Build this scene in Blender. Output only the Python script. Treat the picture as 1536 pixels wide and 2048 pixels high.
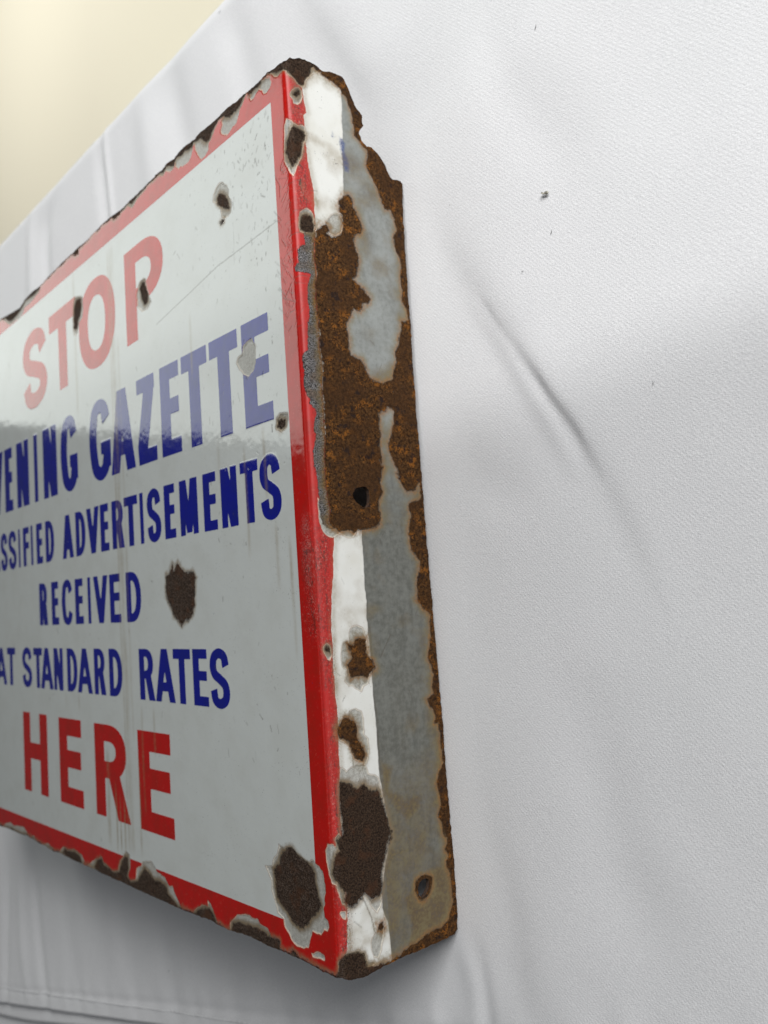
import bpy, math, random
import numpy as np
from mathutils import Matrix, Vector
for o in list(bpy.data.objects): bpy.data.objects.remove(o)
MM = 0.001
sc = bpy.context.scene
COL = sc.collection

# ---------------------------------------------------------------- camera
cam = bpy.data.cameras.new("camera"); camo = bpy.data.objects.new("camera", cam); COL.objects.link(camo)
cam.sensor_width = 36.0; cam.lens = 1811.34/2048*36.0
cam.clip_start = 0.01; cam.clip_end = 50
rx = Vector((0.638095, -0.068823, -0.766876)); dn = Vector((-0.123196, -0.992291, -0.013455)); fw = Vector((-0.760038, 0.103062, -0.641654))
m = Matrix((rx, -dn, -fw)).transposed().to_4x4()
m.translation = Vector((0.236909, 0.112823, 0.170070))
camo.matrix_world = m
cam.dof.use_dof = True; cam.dof.focus_distance = 0.268; cam.dof.aperture_fstop = 19.0
sc.camera = camo

# ---------------------------------------------------------------- light of the room
sc.view_settings.view_transform = 'Standard'; sc.view_settings.look = 'None'
sc.view_settings.exposure = 0.27; sc.view_settings.gamma = 1.0
w = bpy.data.worlds.new("World"); sc.world = w; w.use_nodes = True
bg = w.node_tree.nodes['Background']; bg.inputs[0].default_value = (0.93, 0.96, 1.0, 1); bg.inputs[1].default_value = 0.055

def area(name, loc, target, sx, sy, power, col, spread=180):
    l = bpy.data.lights.new(name, 'AREA'); l.shape = 'RECTANGLE'; l.size = sx; l.size_y = sy
    l.energy = power; l.color = col; l.spread = math.radians(spread)
    o = bpy.data.objects.new(name, l); COL.objects.link(o)
    o.location = loc
    o.rotation_euler = (Vector(target)-Vector(loc)).to_track_quat('-Z', 'Y').to_euler()
    return o
# the window whose pale image lies over the upper half of the enamel face: it stands in the wall beyond the left end of the table
area('window_light', (-1.013, 0.735, 0.48), (0, 0.735, 0.48), 0.68, 0.68, 2.3, (0.95, 1.0, 0.94))
# the window to the upper right, low beside the table
area('key_window', (1.08, 1.08, 0.74), (0.0, 0.10, -0.03), 0.9, 0.75, 26, (1.0, 0.995, 0.985))
# soft fill lamp added high over the table in place of ambient light
area('overhead_fill', (0.25, 0.25, 1.35), (0.2, 0.25, 0.0), 1.3, 1.3, 1.8, (0.93, 0.97, 1.0))
# fill lamp added out of view to brighten the cream floor beyond the table
area('floor_fill', (-1.25, 1.75, 0.95), (-1.2, 1.25, -0.36), 0.6, 0.6, 3.1, (1.0, 0.995, 0.99), 72)
# unseen spot added for the window-light patch ending half way down sign and cloth
sl = bpy.data.lights.new('patch_spot', 'SPOT'); sl.energy = 22; sl.spot_size = math.radians(96); sl.spot_blend = 0.012; sl.shadow_soft_size = 0.011; sl.color = (1.0, 0.995, 0.98)
slo = bpy.data.objects.new('patch_spot', sl); COL.objects.link(slo); slo.location = (0.40, 1.12, 1.0)
_d = (Vector((0.03, 0.178, -0.04))-Vector(slo.location)).normalized(); _n = _d.cross(Vector((1, 0.03, 0))).normalized()
if _n.y < 0: _n = -_n
slo.rotation_euler = (_d*math.cos(math.radians(48))+_n*math.sin(math.radians(48))).to_track_quat('-Z', 'Y').to_euler()
D=dict(
 outline=[[-307.7,299.0],[-300.4,298.3],[-286.3,296.9],[-272.8,295.6],[-264.7,297.7],[-253.1,298.5],[-238.3,297.7],[-228.7,298.5],[-217.2,298.9],[-200.7,299.5],[-185.0,299.7],[-175.1,299.3],[-160.6,300.2],[-146.9,300.3],[-157.8,300.7],[-145.0,300.3],[-134.3,299.5],[-125.2,299.9],[-116.4,300.2],[-108.6,300.3],[-99.1,300.9],[-93.0,300.6],[-88.1,301.6],[-82.4,300.8],[-78.3,301.8],[-71.5,301.8],[-65.6,301.0],[-61.8,301.4],[-76.6,301.5],[-66.7,301.3],[-60.2,301.9],[-54.0,301.5],[-46.2,301.3],[-39.1,301.6],[-32.4,301.0],[-25.2,300.8],[-17.3,300.6],[-12.1,301.1],[-7.1,300.5],[-2.7,300.2],[0.1,300.2],[2.0,301.4],[3.9,301.6],[6.0,302.6],[7.9,302.8],[10.9,302.7],[14.1,302.1],[14.6,301.6],[16.4,301.2],[18.5,301.9],[21.1,302.1],[22.3,302.0],[24.6,302.0],[25.5,301.2],[27.2,297.6],[29.0,294.5],[30.4,291.6],[31.7,290.9],[32.5,289.7],[32.5,287.8],[32.9,286.2],[31.1,283.7],[30.7,282.2],[31.5,280.5],[33.1,279.0],[34.1,278.5],[36.1,278.8],[37.1,277.9],[38.8,277.3],[40.4,275.5],[42.0,273.9],[42.8,271.6],[44.0,269.7],[45.4,268.9],[47.6,269.2],[49.0,269.4],[50.0,268.7],[50.3,267.6],[49.9,265.2],[49.4,261.9],[49.1,253.2],[49.0,242.6],[48.7,225.7],[49.0,216.0],[48.8,206.6],[48.5,193.5],[48.7,186.1],[48.2,183.3],[48.8,174.5],[48.8,162.2],[48.8,152.2],[49.0,131.9],[49.5,115.5],[49.8,94.4],[50.1,78.7],[50.2,61.5],[50.2,45.5],[50.5,32.6],[50.8,24.2],[50.7,14.2],[50.6,6.7],[49.9,1.7],[48.5,0.2],[44.2,-0.1],[34.6,-0.4],[23.4,-0.6],[15.2,-1.1],[10.0,-1.7],[6.3,-1.6],[3.2,-1.1],[0.1,0.1],[-11.4,-0.0],[-15.3,0.5],[-22.4,0.6],[-29.8,0.7],[-32.8,0.8],[-39.7,0.3],[-43.9,0.4],[-48.3,0.6],[-53.9,0.7],[-59.7,0.3],[-68.0,-0.2],[-72.9,-0.2],[-82.4,0.2],[-89.6,-0.1],[-97.8,-0.3],[-98.2,-0.4],[-107.2,-0.6],[-117.8,-0.5],[-132.9,-0.6],[-146.8,-0.6],[-161.5,-0.3],[-173.2,-0.6],[-172.9,-0.3],[-183.5,-0.4],[-197.2,0.2],[-206.8,-0.2],[-221.8,-0.1],[-236.5,0.6],[-244.2,-0.2],[-257.7,0.8],[-269.5,0.7],[-282.9,2.0],[-297.0,1.2],[-314.5,1.3],[-331.4,0.7],[-336,0.0],[-380,0.5],[-380,299.5],[-330,299.8]],
 C=dict(
  hole_tr=[[-45.3,275.5],[-42.5,273.1],[-41.2,270.5],[-41.2,268.1],[-39.7,265.4],[-39.4,263.7],[-40.6,261.5],[-42.2,260.5],[-45.2,260.9],[-47.1,262.4],[-47.6,264.8],[-47.8,266.2],[-50.1,268.2],[-52.3,269.9],[-52.1,272.5],[-50.5,274.6],[-47.8,275.7]],
  TO=[[-191.2,276.0],[-182.3,273.6],[-181.4,267.4],[-183.2,263.2],[-187.4,262.1],[-190.4,256.6],[-194.4,257.7],[-194.7,265.8],[-193.0,273.3]],
  P=[[-112.7,259.8],[-112.5,256.1],[-109.6,251.0],[-108.1,248.5],[-111.1,246.3],[-116.9,246.5],[-121.3,249.9],[-121.9,255.4],[-119.8,259.0],[-117.3,260.3]],
  E=[[-30.7,210.7],[-28.8,207.7],[-29.4,201.7],[-31.0,198.8],[-34.7,197.5],[-37.7,199.0],[-40.1,201.5],[-41.7,204.3],[-40.6,206.0],[-37.8,206.7],[-37.1,209.4],[-33.8,210.5]],
  h2=[[-13.4,180.3],[-11.1,179.4],[-10.6,177.0],[-12.0,174.2],[-15.3,173.5],[-18.8,175.5],[-18.1,178.6],[-15.8,180.4]],
  br=[[-31.4,35.7],[-29.1,34.9],[-23.8,36.0],[-18.6,33.9],[-14.3,32.9],[-12.0,33.7],[-9.5,32.5],[-6.7,31.1],[-5.9,29.1],[-5.5,26.7],[-5.3,24.9],[-6.3,23.0],[-6.5,21.1],[-7.3,19.8],[-6.9,17.2],[-5.3,16.6],[-4.9,14.6],[-6.1,12.9],[-7.8,13.3],[-9.7,11.2],[-11.8,11.0],[-14.3,11.4],[-15.9,8.8],[-16.3,7.1],[-17.1,5.4],[-19.9,4.3],[-22.6,4.4],[-25.2,5.0],[-26.9,6.1],[-29.1,7.9],[-30.8,9.5],[-31.0,11.5],[-34.2,12.8],[-35.7,16.6],[-37.4,19.3],[-37.1,22.7],[-38.8,25.0],[-40.6,26.8],[-36.0,27.8],[-35.9,29.4],[-32.1,32.8]],
  t1=[[-25.2,301.1],[-17.3,300.9],[-14.3,299.9],[-9.8,298.5],[-9.1,296.1],[-10.2,294.9],[-12.3,294.3],[-14.3,294.7],[-15.2,296.3],[-17.1,297.8],[-19.2,297.2],[-20.9,296.2],[-22.8,296.3],[-23.9,298.0],[-22.8,298.6]],
  t2=[[-25.2,300.8],[-27.1,299.0],[-28.9,297.2],[-30.6,296.2],[-31.7,294.3],[-33.5,292.5],[-36.6,292.1],[-40.2,291.0],[-43.5,292.8],[-44.5,294.8],[-43.1,296.7],[-43.5,298.4],[-41.7,299.1],[-45.2,299.5],[-47.0,298.9],[-49.6,296.9],[-52.3,294.7],[-54.1,294.6],[-54.4,291.9],[-56.9,290.8],[-60.4,290.7],[-62.7,293.3],[-64.4,295.7],[-64.7,299.1],[-66.3,298.5],[-67.9,296.0],[-70.1,293.7],[-75.3,294.3],[-77.3,295.2],[-77.2,302.5],[-67.3,302.2],[-60.8,302.8],[-54.6,302.4],[-46.7,302.1],[-39.6,302.4],[-32.8,301.9]],
  t3=[[-59.9,301.6],[-65.6,301.0],[-66.5,297.6],[-68.4,294.4],[-70.7,293.7],[-76.1,295.0],[-78.9,295.0],[-81.0,296.6],[-81.4,299.0],[-82.8,296.8],[-85.7,296.4],[-90.2,298.6],[-92.7,297.6],[-96.2,299.4],[-99.2,300.1],[-102.4,298.8],[-107.4,299.5],[-109.4,298.8],[-115.3,297.7],[-118.0,297.3],[-120.8,296.3],[-123.5,295.9],[-127.4,298.3],[-130.2,297.6],[-133.7,298.4],[-139.4,298.1],[-143.0,298.0],[-145.7,300.9],[-134.9,300.4],[-125.8,300.7],[-117.0,301.1],[-109.2,301.1],[-99.6,301.7],[-93.5,301.4],[-88.6,302.4],[-82.9,301.6],[-78.7,302.5],[-72.0,302.5]],
  t5=[[-238.2,298.6],[-241.0,294.7],[-251.0,293.4],[-259.9,293.0],[-265.1,293.2],[-267.9,290.5],[-276.0,289.7],[-291.0,290.8],[-300.6,295.9],[-301.8,299.6],[-287.6,298.2],[-274.0,296.9],[-265.9,298.9],[-254.2,299.8]],
  corner=[[-11.8,300.5],[-9.5,301.1],[-5.4,300.9],[0.3,300.9],[8.0,303.4],[14.4,302.6],[14.8,301.2],[12.7,299.2],[10.6,297.8],[9.2,296.3],[8.1,294.2],[7.4,292.2],[6.2,291.8],[4.5,292.3],[3.4,293.4],[2.2,294.5],[0.6,295.0],[-0.0,296.3],[-1.7,297.2],[-3.6,296.9],[-5.5,296.6],[-7.2,297.5],[-8.6,299.1]],
  main=[[2.4,149.4],[2.2,144.0],[2.5,141.0],[3.4,138.3],[5.5,136.5],[7.7,136.2],[8.9,136.8],[10.4,137.7],[13.3,136.2],[15.6,135.9],[17.3,138.0],[18.6,139.3],[9.2,141.0],[6.6,141.6],[5.7,144.0],[4.1,147.0]],
  oval=[[5.0,248.6],[6.9,248.3],[7.9,246.6],[8.3,244.1],[8.2,241.2],[6.6,239.9],[3.6,239.2],[1.4,239.3],[1.0,241.5],[1.6,244.8],[3.0,247.1]],
  w1=[[14.8,107.3],[17.2,105.8],[17.8,103.9],[18.9,102.5],[19.1,99.3],[19.7,96.7],[21.4,92.6],[19.2,90.9],[18.1,87.9],[16.0,87.1],[14.6,85.7],[12.3,86.9],[11.2,88.0],[9.6,88.2],[8.7,89.8],[9.6,93.2],[7.7,94.6],[7.5,98.4],[8.3,102.0],[10.4,102.7],[11.1,102.1],[11.4,105.0],[12.7,106.8]],
  w2=[[2.5,102.5],[4.3,101.1],[4.1,98.0],[3.2,96.6],[2.1,97.0],[0.7,99.3],[0.4,100.8],[1.3,102.0]],
  w3=[[7.4,79.5],[8.9,78.9],[10.6,80.3],[12.3,80.5],[14.6,79.5],[15.2,76.6],[15.2,71.9],[16.7,70.4],[16.3,66.4],[15.2,62.5],[12.8,62.9],[10.2,64.9],[8.5,68.8],[4.8,71.2],[4.6,73.4],[5.6,76.6]],
  w4=[[4.7,63.0],[7.1,61.1],[8.8,62.4],[10.8,62.9],[14.4,62.7],[15.7,59.1],[17.7,58.4],[19.7,57.1],[20.9,52.2],[21.2,50.6],[11.1,52.5],[3.6,53.9]],
  w5=[[2.5,43.2],[3.6,42.0],[4.1,37.5],[3.5,25.0],[3.6,21.2],[2.4,21.6],[1.0,24.4],[0.1,27.8],[-2.0,28.3],[-3.4,30.6],[-4.1,34.6],[-4.6,37.7],[-3.0,40.2],[-0.8,40.2],[0.4,39.3],[0.6,42.1]],
  knob=[[-1.3,4.9],[2.5,7.3],[6.5,7.0],[9.3,5.3],[10.7,2.1],[12.4,1.9],[14.0,0.8],[12.2,-0.3],[-1.7,0.8]],
  w6=[[14.9,11.3],[17.6,12.2],[18.2,9.8],[17.1,6.9],[16.8,4.1],[14.9,1.8],[12.9,2.7],[12.0,7.1],[13.0,9.3]],
  w7=[[13.6,20.6],[17.9,20.8],[17.7,18.3],[15.3,15.7],[12.6,19.6]],
  lo1=[[-15.5,4.1],[-11.1,5.9],[-8.6,5.1],[-8.4,3.5],[-12.2,3.3],[-14.8,3.1]],
  w8=[[1.4,19.6],[3.6,19.4],[3.4,16.9],[2.1,17.6],[0.8,18.9]],
  b1=[[-325.6,2.4],[-312.8,5.4],[-307.4,4.4],[-290.2,5.9],[-285.2,4.5],[-282.9,1.5],[-297.1,0.3],[-314.5,0.4],[-325.7,1.1]],
  b2=[[-277.9,2.7],[-274.1,3.6],[-269.4,1.5],[-268.4,0.0],[-278.0,1.0]],
  b3=[[-258.8,1.5],[-253.0,2.7],[-245.2,1.2],[-244.3,-0.6],[-257.7,0.4]],
  b4=[[-237.6,0.8],[-230.8,4.4],[-224.6,4.0],[-216.3,5.3],[-207.4,4.1],[-203.7,1.8],[-206.9,-0.9],[-221.9,-0.8]],
  b5=[[-200.0,0.6],[-192.2,4.1],[-182.8,7.3],[-180.3,5.3],[-171.8,3.0],[-167.5,3.4],[-174.7,-1.0],[-183.5,-1.2]],
  b6=[[-184.6,7.0],[-181.4,5.6],[-172.1,2.4],[-164.9,4.3],[-162.2,8.5],[-158.1,11.6],[-155.7,13.8],[-152.0,13.2],[-151.6,10.2],[-151.9,7.1],[-154.4,4.0],[-153.1,2.1],[-147.2,3.2],[-145.3,8.3],[-140.8,9.9],[-139.3,11.6],[-135.7,13.1],[-130.1,14.0],[-128.2,12.6],[-125.2,10.3],[-118.7,9.4],[-115.2,6.7],[-112.0,7.3],[-109.2,3.9],[-104.7,-0.1],[-107.3,-1.5],[-117.8,-1.1],[-132.9,-1.2],[-146.9,-1.2],[-161.6,-0.9],[-185.4,-1.5]],
  b7=[[-96.4,-0.3],[-91.3,3.3],[-86.5,4.8],[-82.9,5.0],[-83.3,7.3],[-81.1,6.5],[-79.3,4.7],[-77.7,2.0],[-76.1,-0.3],[-82.4,-0.5],[-89.7,-0.8]],
  b8=[[-67.8,-0.6],[-67.1,2.8],[-64.5,4.5],[-61.3,6.8],[-57.8,7.4],[-53.1,8.1],[-50.9,7.7],[-47.5,8.1],[-46.3,6.9],[-43.8,6.6],[-41.2,6.4],[-40.3,4.6],[-39.3,3.7],[-34.1,3.8],[-34.3,1.6],[-32.3,0.7],[-39.7,-0.2],[-48.3,-0.0],[-53.9,0.1],[-59.7,-0.3]],
  a1=[[-1.4,279.7],[0.2,278.7],[1.8,277.9],[3.7,277.4],[5.7,278.5],[6.6,277.5],[6.6,273.7],[5.8,270.3],[4.9,267.9],[4.3,265.7],[2.7,263.1],[1.5,260.5],[0.2,258.1],[-2.6,261.5],[-4.0,265.2],[-4.3,269.5],[-3.7,273.4],[-3.1,277.4],[-2.2,278.8]],
  a2=[[2.7,290.6],[4.7,291.3],[6.1,290.5],[6.4,288.5],[5.3,286.6],[4.0,285.1],[2.3,284.8],[2.2,286.5],[1.0,287.1],[1.1,288.9],[2.2,290.3]],
  a3=[[14.5,247.1],[17.0,249.0],[19.3,248.9],[20.8,246.6],[19.6,242.7],[17.1,240.8],[14.4,240.9],[13.8,243.7],[12.8,245.1]],
 ),
 R=dict(
  hole_tr=[[-47.7,271.8],[-44.8,270.3],[-43.0,268.3],[-42.2,265.8],[-41.9,263.3],[-43.9,263.9],[-45.8,264.9],[-48.2,266.9],[-49.6,268.3],[-49.7,270.4]],
  hole_tr2=[[-45.7,260.8],[-46.1,259.6],[-47.9,259.5],[-48.3,260.5],[-47.0,260.8]],
  TO=[[-189.8,274.4],[-184.4,273.1],[-184.3,268.7],[-186.0,265.6],[-189.3,263.4],[-191.1,259.9],[-194.1,260.8],[-194.1,266.4],[-192.6,271.6]],
  P=[[-115.1,259.0],[-113.0,256.8],[-111.2,252.0],[-111.4,249.5],[-114.9,249.0],[-117.4,253.0],[-118.8,257.1],[-117.5,258.8]],
  h2=[[-15.2,178.7],[-13.1,177.6],[-13.5,175.4],[-16.0,174.5],[-17.9,176.2],[-17.3,178.2]],
  spot=[[-99.9,135.8],[-98.5,132.5],[-94.8,135.4],[-91.6,133.6],[-88.5,132.2],[-82.9,131.4],[-80.7,129.0],[-82.1,123.0],[-81.8,118.4],[-85.4,114.0],[-90.4,112.6],[-93.8,111.2],[-96.2,112.8],[-100.2,114.5],[-103.2,119.4],[-105.5,122.7],[-105.8,128.3],[-105.5,131.5],[-102.0,132.0]],
  br=[[-31.5,29.6],[-29.7,33.2],[-26.2,35.0],[-23.4,35.5],[-19.5,33.3],[-15.2,32.3],[-12.7,31.2],[-11.8,29.5],[-11.5,25.6],[-10.2,22.5],[-9.1,20.3],[-10.7,17.9],[-14.3,15.7],[-16.8,13.2],[-19.1,11.5],[-22.3,10.8],[-25.5,11.4],[-27.1,13.0],[-29.3,14.6],[-32.0,16.0],[-34.4,17.9],[-35.1,20.8],[-34.9,24.4],[-35.2,26.9]],
  t1=[[-25.7,301.3],[-17.8,301.1],[-15.8,299.8],[-16.9,299.2],[-20.0,299.6],[-22.7,299.2],[-23.8,299.2]],
  t2=[[-25.2,301.3],[-28.0,300.4],[-29.2,299.2],[-31.6,297.9],[-34.4,297.5],[-36.7,297.0],[-39.5,297.5],[-41.7,299.1],[-45.1,300.1],[-48.2,299.4],[-51.3,298.0],[-53.3,296.1],[-56.4,296.0],[-59.9,299.1],[-63.0,299.9],[-66.8,300.7],[-68.3,298.7],[-72.7,300.4],[-76.8,300.2],[-77.2,302.5],[-67.3,302.2],[-60.8,302.8],[-54.6,302.4],[-46.7,302.1],[-39.6,302.4],[-32.8,301.9]],
  t3=[[-65.6,301.2],[-67.4,298.8],[-70.2,298.7],[-72.8,300.1],[-75.6,299.8],[-79.5,300.4],[-81.3,299.8],[-82.0,298.1],[-85.4,299.1],[-88.8,300.5],[-92.5,299.3],[-96.1,300.5],[-99.2,299.8],[-104.8,299.6],[-108.6,300.0],[-113.9,299.5],[-119.3,298.4],[-123.3,297.9],[-126.6,299.2],[-132.2,299.0],[-139.3,299.3],[-144.4,299.4],[-145.7,300.9],[-134.9,300.4],[-125.8,300.7],[-117.0,301.1],[-109.2,301.1],[-99.6,301.7],[-93.5,301.4],[-88.6,302.4],[-82.9,301.6],[-78.7,302.5],[-72.0,302.5]],
  t4=[[-184.0,299.7],[-185.3,296.6],[-189.3,297.2],[-193.2,299.8],[-190.0,301.1]],
  t5=[[-237.1,298.2],[-242.1,295.9],[-253.2,296.3],[-262.1,296.9],[-266.1,295.8],[-272.9,293.8],[-279.8,292.6],[-289.5,292.7],[-296.3,295.6],[-301.8,299.6],[-287.6,298.2],[-274.0,296.9],[-265.9,298.9],[-254.2,299.8]],
  t6=[[-145.2,300.4],[-135.1,299.9],[-135.3,298.1],[-141.9,298.0]],
  corner=[[-11.8,300.9],[-9.5,301.1],[-5.4,300.9],[-2.5,300.8],[0.3,300.9],[2.0,301.9],[4.0,302.2],[6.0,303.1],[8.0,303.4],[11.2,303.2],[14.4,302.6],[14.6,301.6],[13.3,300.9],[12.1,301.8],[10.8,300.7],[10.3,298.4],[9.0,297.1],[7.9,295.4],[7.2,293.0],[6.2,292.7],[4.8,293.1],[3.6,293.9],[3.0,295.0],[1.8,295.7],[0.7,296.5],[-0.6,297.7],[-3.5,298.1],[-6.0,298.4],[-9.6,300.2]],
  oval=[[5.2,246.0],[7.4,245.5],[7.8,243.3],[7.5,241.0],[4.4,240.0],[2.2,240.5],[2.0,242.3],[3.3,244.9]],
  w2=[[2.0,101.3],[3.5,100.9],[3.4,99.3],[1.9,99.5],[1.2,100.3]],
  w4=[[4.1,58.0],[7.6,57.7],[10.6,55.6],[13.9,56.6],[16.9,53.9],[19.3,53.1],[20.7,50.7],[22.0,45.8],[22.8,41.0],[23.7,37.7],[21.9,35.6],[23.6,39.8],[21.4,35.3],[19.2,29.9],[18.0,26.3],[18.5,22.6],[17.0,20.4],[13.2,20.7],[10.4,23.0],[7.7,20.8],[5.5,20.0],[3.6,21.9],[3.5,25.0],[0.5,28.9],[-1.7,31.2],[-0.9,34.2],[0.4,36.8],[2.5,37.9],[1.1,41.0],[3.6,42.0],[4.2,43.8],[3.6,41.9],[3.5,50.9]],
  knob=[[0.4,6.3],[2.8,6.8],[6.5,6.4],[8.8,4.8],[9.5,2.7],[10.5,0.2],[13.9,-0.4],[16.5,0.1],[17.2,-1.1],[12.8,-2.6],[7.8,-2.7],[3.7,-2.4],[1.0,-1.2],[-1.6,1.4],[-0.8,4.4]],
  b4=[[-232.2,1.3],[-228.8,3.3],[-217.4,4.0],[-209.5,3.0],[-207.9,-0.7],[-221.9,-0.8]],
  b5=[[-192.5,1.2],[-187.5,5.2],[-183.8,6.1],[-180.4,3.9],[-170.9,2.4],[-173.0,-1.0],[-183.5,-1.2]],
  b6=[[-184.8,4.7],[-172.9,1.7],[-164.2,3.5],[-161.5,7.6],[-157.4,11.1],[-154.4,11.6],[-154.1,6.8],[-156.7,3.3],[-152.4,1.3],[-145.0,3.0],[-141.2,6.6],[-137.4,9.6],[-133.3,8.9],[-129.5,6.3],[-123.5,6.9],[-117.8,5.9],[-116.1,3.1],[-113.1,1.8],[-107.2,-1.2],[-117.8,-1.1],[-132.9,-1.2],[-146.9,-1.2],[-161.6,-0.9],[-185.4,-1.5]],
  b7=[[-95.0,-0.0],[-90.0,2.6],[-82.6,4.4],[-79.5,2.9],[-77.3,-0.3],[-82.4,-0.5],[-89.7,-0.8]],
  b8=[[-67.4,-0.2],[-65.3,2.9],[-61.6,4.0],[-56.9,4.1],[-53.5,4.2],[-47.8,5.2],[-43.5,4.4],[-39.3,3.7],[-34.1,3.8],[-34.4,0.7],[-39.7,-0.2],[-48.3,-0.0],[-53.9,0.1],[-59.7,-0.3]],
  b9=[[-30.8,0.8],[-25.6,2.8],[-22.8,1.6],[-22.0,0.2],[-27.4,0.2]],
  a1=[[1.5,276.6],[3.4,276.5],[5.8,276.0],[5.8,273.9],[4.8,270.0],[3.9,266.6],[1.8,263.9],[-0.0,262.2],[-2.2,265.4],[-3.3,268.6],[-2.6,271.7],[-1.0,273.4],[0.2,275.3]],
  a2=[[2.9,289.6],[4.9,290.5],[5.0,289.3],[3.7,287.8],[2.5,288.3]],
 ),
 W=dict(
  topedge=[[14.2,302.5],[16.7,301.8],[18.8,302.5],[21.4,302.6],[22.7,302.7],[25.3,302.8],[26.3,302.0],[28.0,298.1],[29.7,295.0],[31.5,292.0],[32.8,291.5],[33.3,290.0],[33.5,288.1],[34.1,286.6],[31.8,283.7],[31.5,282.5],[32.2,281.0],[33.8,279.8],[34.8,279.2],[36.9,279.6],[37.9,278.7],[39.5,278.1],[41.1,276.3],[42.7,274.7],[43.6,272.4],[44.8,270.5],[46.2,269.7],[48.4,270.0],[50.2,270.3],[51.2,269.3],[51.2,265.6],[50.5,258.3],[40.7,256.0],[38.9,259.1],[37.8,262.2],[36.6,264.7],[34.8,267.0],[33.3,269.9],[33.3,273.5],[33.6,276.9],[31.6,278.1],[30.5,279.9],[28.2,280.7],[28.4,282.9],[28.2,285.1],[27.8,287.7],[27.0,290.3],[26.2,293.4],[25.1,295.2],[23.5,295.8],[22.6,297.7],[20.7,298.5],[18.8,298.9],[20.8,298.4],[18.2,298.9],[16.2,299.5],[15.0,300.4]],
  back1=[[38.0,263.6],[40.2,259.3],[43.4,256.6],[44.5,254.1],[45.0,250.0],[43.6,244.9],[45.0,241.0],[46.1,238.5],[46.3,235.4],[45.5,231.4],[45.9,226.7],[45.2,223.8],[46.3,221.3],[47.8,218.8],[48.1,216.7],[47.5,215.6],[44.3,214.8],[44.3,214.1],[43.1,210.5],[41.9,207.5],[42.3,207.6],[42.2,205.8],[40.5,202.7],[40.6,199.1],[39.0,196.4],[37.7,192.0],[37.9,189.2],[37.1,185.6],[37.6,181.0],[37.1,176.4],[35.8,172.1],[33.8,169.2],[34.4,165.8],[35.9,163.1],[37.5,160.4],[38.1,157.6],[37.0,159.2],[38.4,156.4],[39.9,154.2],[41.4,152.2],[45.0,153.0],[46.5,155.3],[48.3,155.4],[48.5,153.8],[48.3,150.8],[42.8,149.0],[41.9,147.7],[42.8,143.8],[41.1,139.6],[40.2,134.8],[41.2,132.2],[43.6,129.9],[44.7,127.7],[44.0,125.1],[42.7,121.3],[43.0,121.1],[42.3,114.3],[44.8,111.1],[47.8,108.9],[47.8,104.4],[46.8,99.0],[45.3,93.7],[46.9,90.9],[47.6,88.1],[46.2,84.2],[46.9,81.4],[43.9,79.8],[45.0,77.0],[46.6,74.1],[46.0,70.8],[47.8,71.0],[48.4,67.9],[48.1,64.9],[48.6,60.2],[48.7,57.5],[46.5,53.9],[45.2,50.5],[46.3,47.3],[46.4,44.0],[45.1,40.3],[46.2,37.5],[46.3,34.2],[47.9,31.6],[47.1,35.0],[47.8,31.4],[47.0,28.8],[48.2,26.1],[46.9,23.6],[48.1,20.2],[48.3,17.4],[48.5,10.5],[46.5,5.8],[44.4,4.0],[39.6,4.0],[34.8,3.3],[30.0,2.0],[25.4,1.6],[23.5,-0.1],[20.7,-1.2],[16.3,-1.5],[16.2,-2.7],[29.5,-3.1],[43.7,-2.5],[49.7,-1.5],[51.7,2.8],[52.3,13.0],[51.8,27.0],[51.5,34.1],[53.2,43.9],[53.2,78.4],[53.2,113.6],[53.0,140.5],[51.9,173.4],[52.1,205.1],[51.4,231.6],[51.9,262.6]],
  main=[[8.7,241.6],[10.7,243.3],[13.1,244.9],[14.2,244.1],[14.1,242.1],[12.9,241.2],[14.7,240.0],[17.5,240.9],[19.6,242.0],[20.2,244.5],[20.0,247.8],[18.7,250.8],[19.4,254.2],[21.6,256.8],[24.9,257.3],[25.4,253.7],[26.8,251.7],[27.8,248.9],[28.9,246.4],[27.9,244.2],[24.9,243.2],[25.4,239.0],[26.3,235.2],[26.0,231.8],[24.5,228.2],[23.1,226.6],[25.0,225.0],[28.1,223.2],[30.8,221.0],[30.3,219.6],[27.3,218.1],[26.4,216.6],[25.0,215.1],[22.3,216.0],[20.4,212.4],[19.1,210.9],[19.1,207.1],[19.3,207.9],[19.2,202.3],[20.2,199.0],[24.0,198.1],[25.9,194.9],[27.4,191.9],[29.5,190.8],[31.1,188.5],[31.6,184.3],[30.4,180.8],[30.6,178.0],[30.7,174.5],[30.8,171.1],[30.1,167.6],[30.7,164.2],[30.8,160.8],[29.5,163.4],[31.3,160.6],[29.3,157.0],[29.4,153.8],[29.6,151.6],[28.2,148.7],[27.6,146.8],[28.4,144.3],[27.5,141.5],[25.7,139.6],[22.1,139.3],[18.9,138.3],[17.8,138.6],[16.6,138.0],[13.5,138.6],[10.5,138.3],[9.1,139.5],[8.0,139.8],[6.6,141.6],[6.7,147.1],[6.3,151.6],[6.3,156.1],[6.1,159.1],[5.9,161.3],[6.4,169.5],[7.0,177.7],[6.8,186.0],[7.4,192.7],[7.1,199.3],[7.2,207.2],[7.4,210.4],[6.7,215.0],[6.7,222.9],[7.4,229.4],[7.6,237.2]],
  bridge=[[27.8,191.6],[33.9,190.9],[39.6,193.6],[38.2,187.8],[38.5,181.1],[35.4,181.9],[33.0,180.6],[29.4,179.6],[29.0,184.8]],
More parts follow.
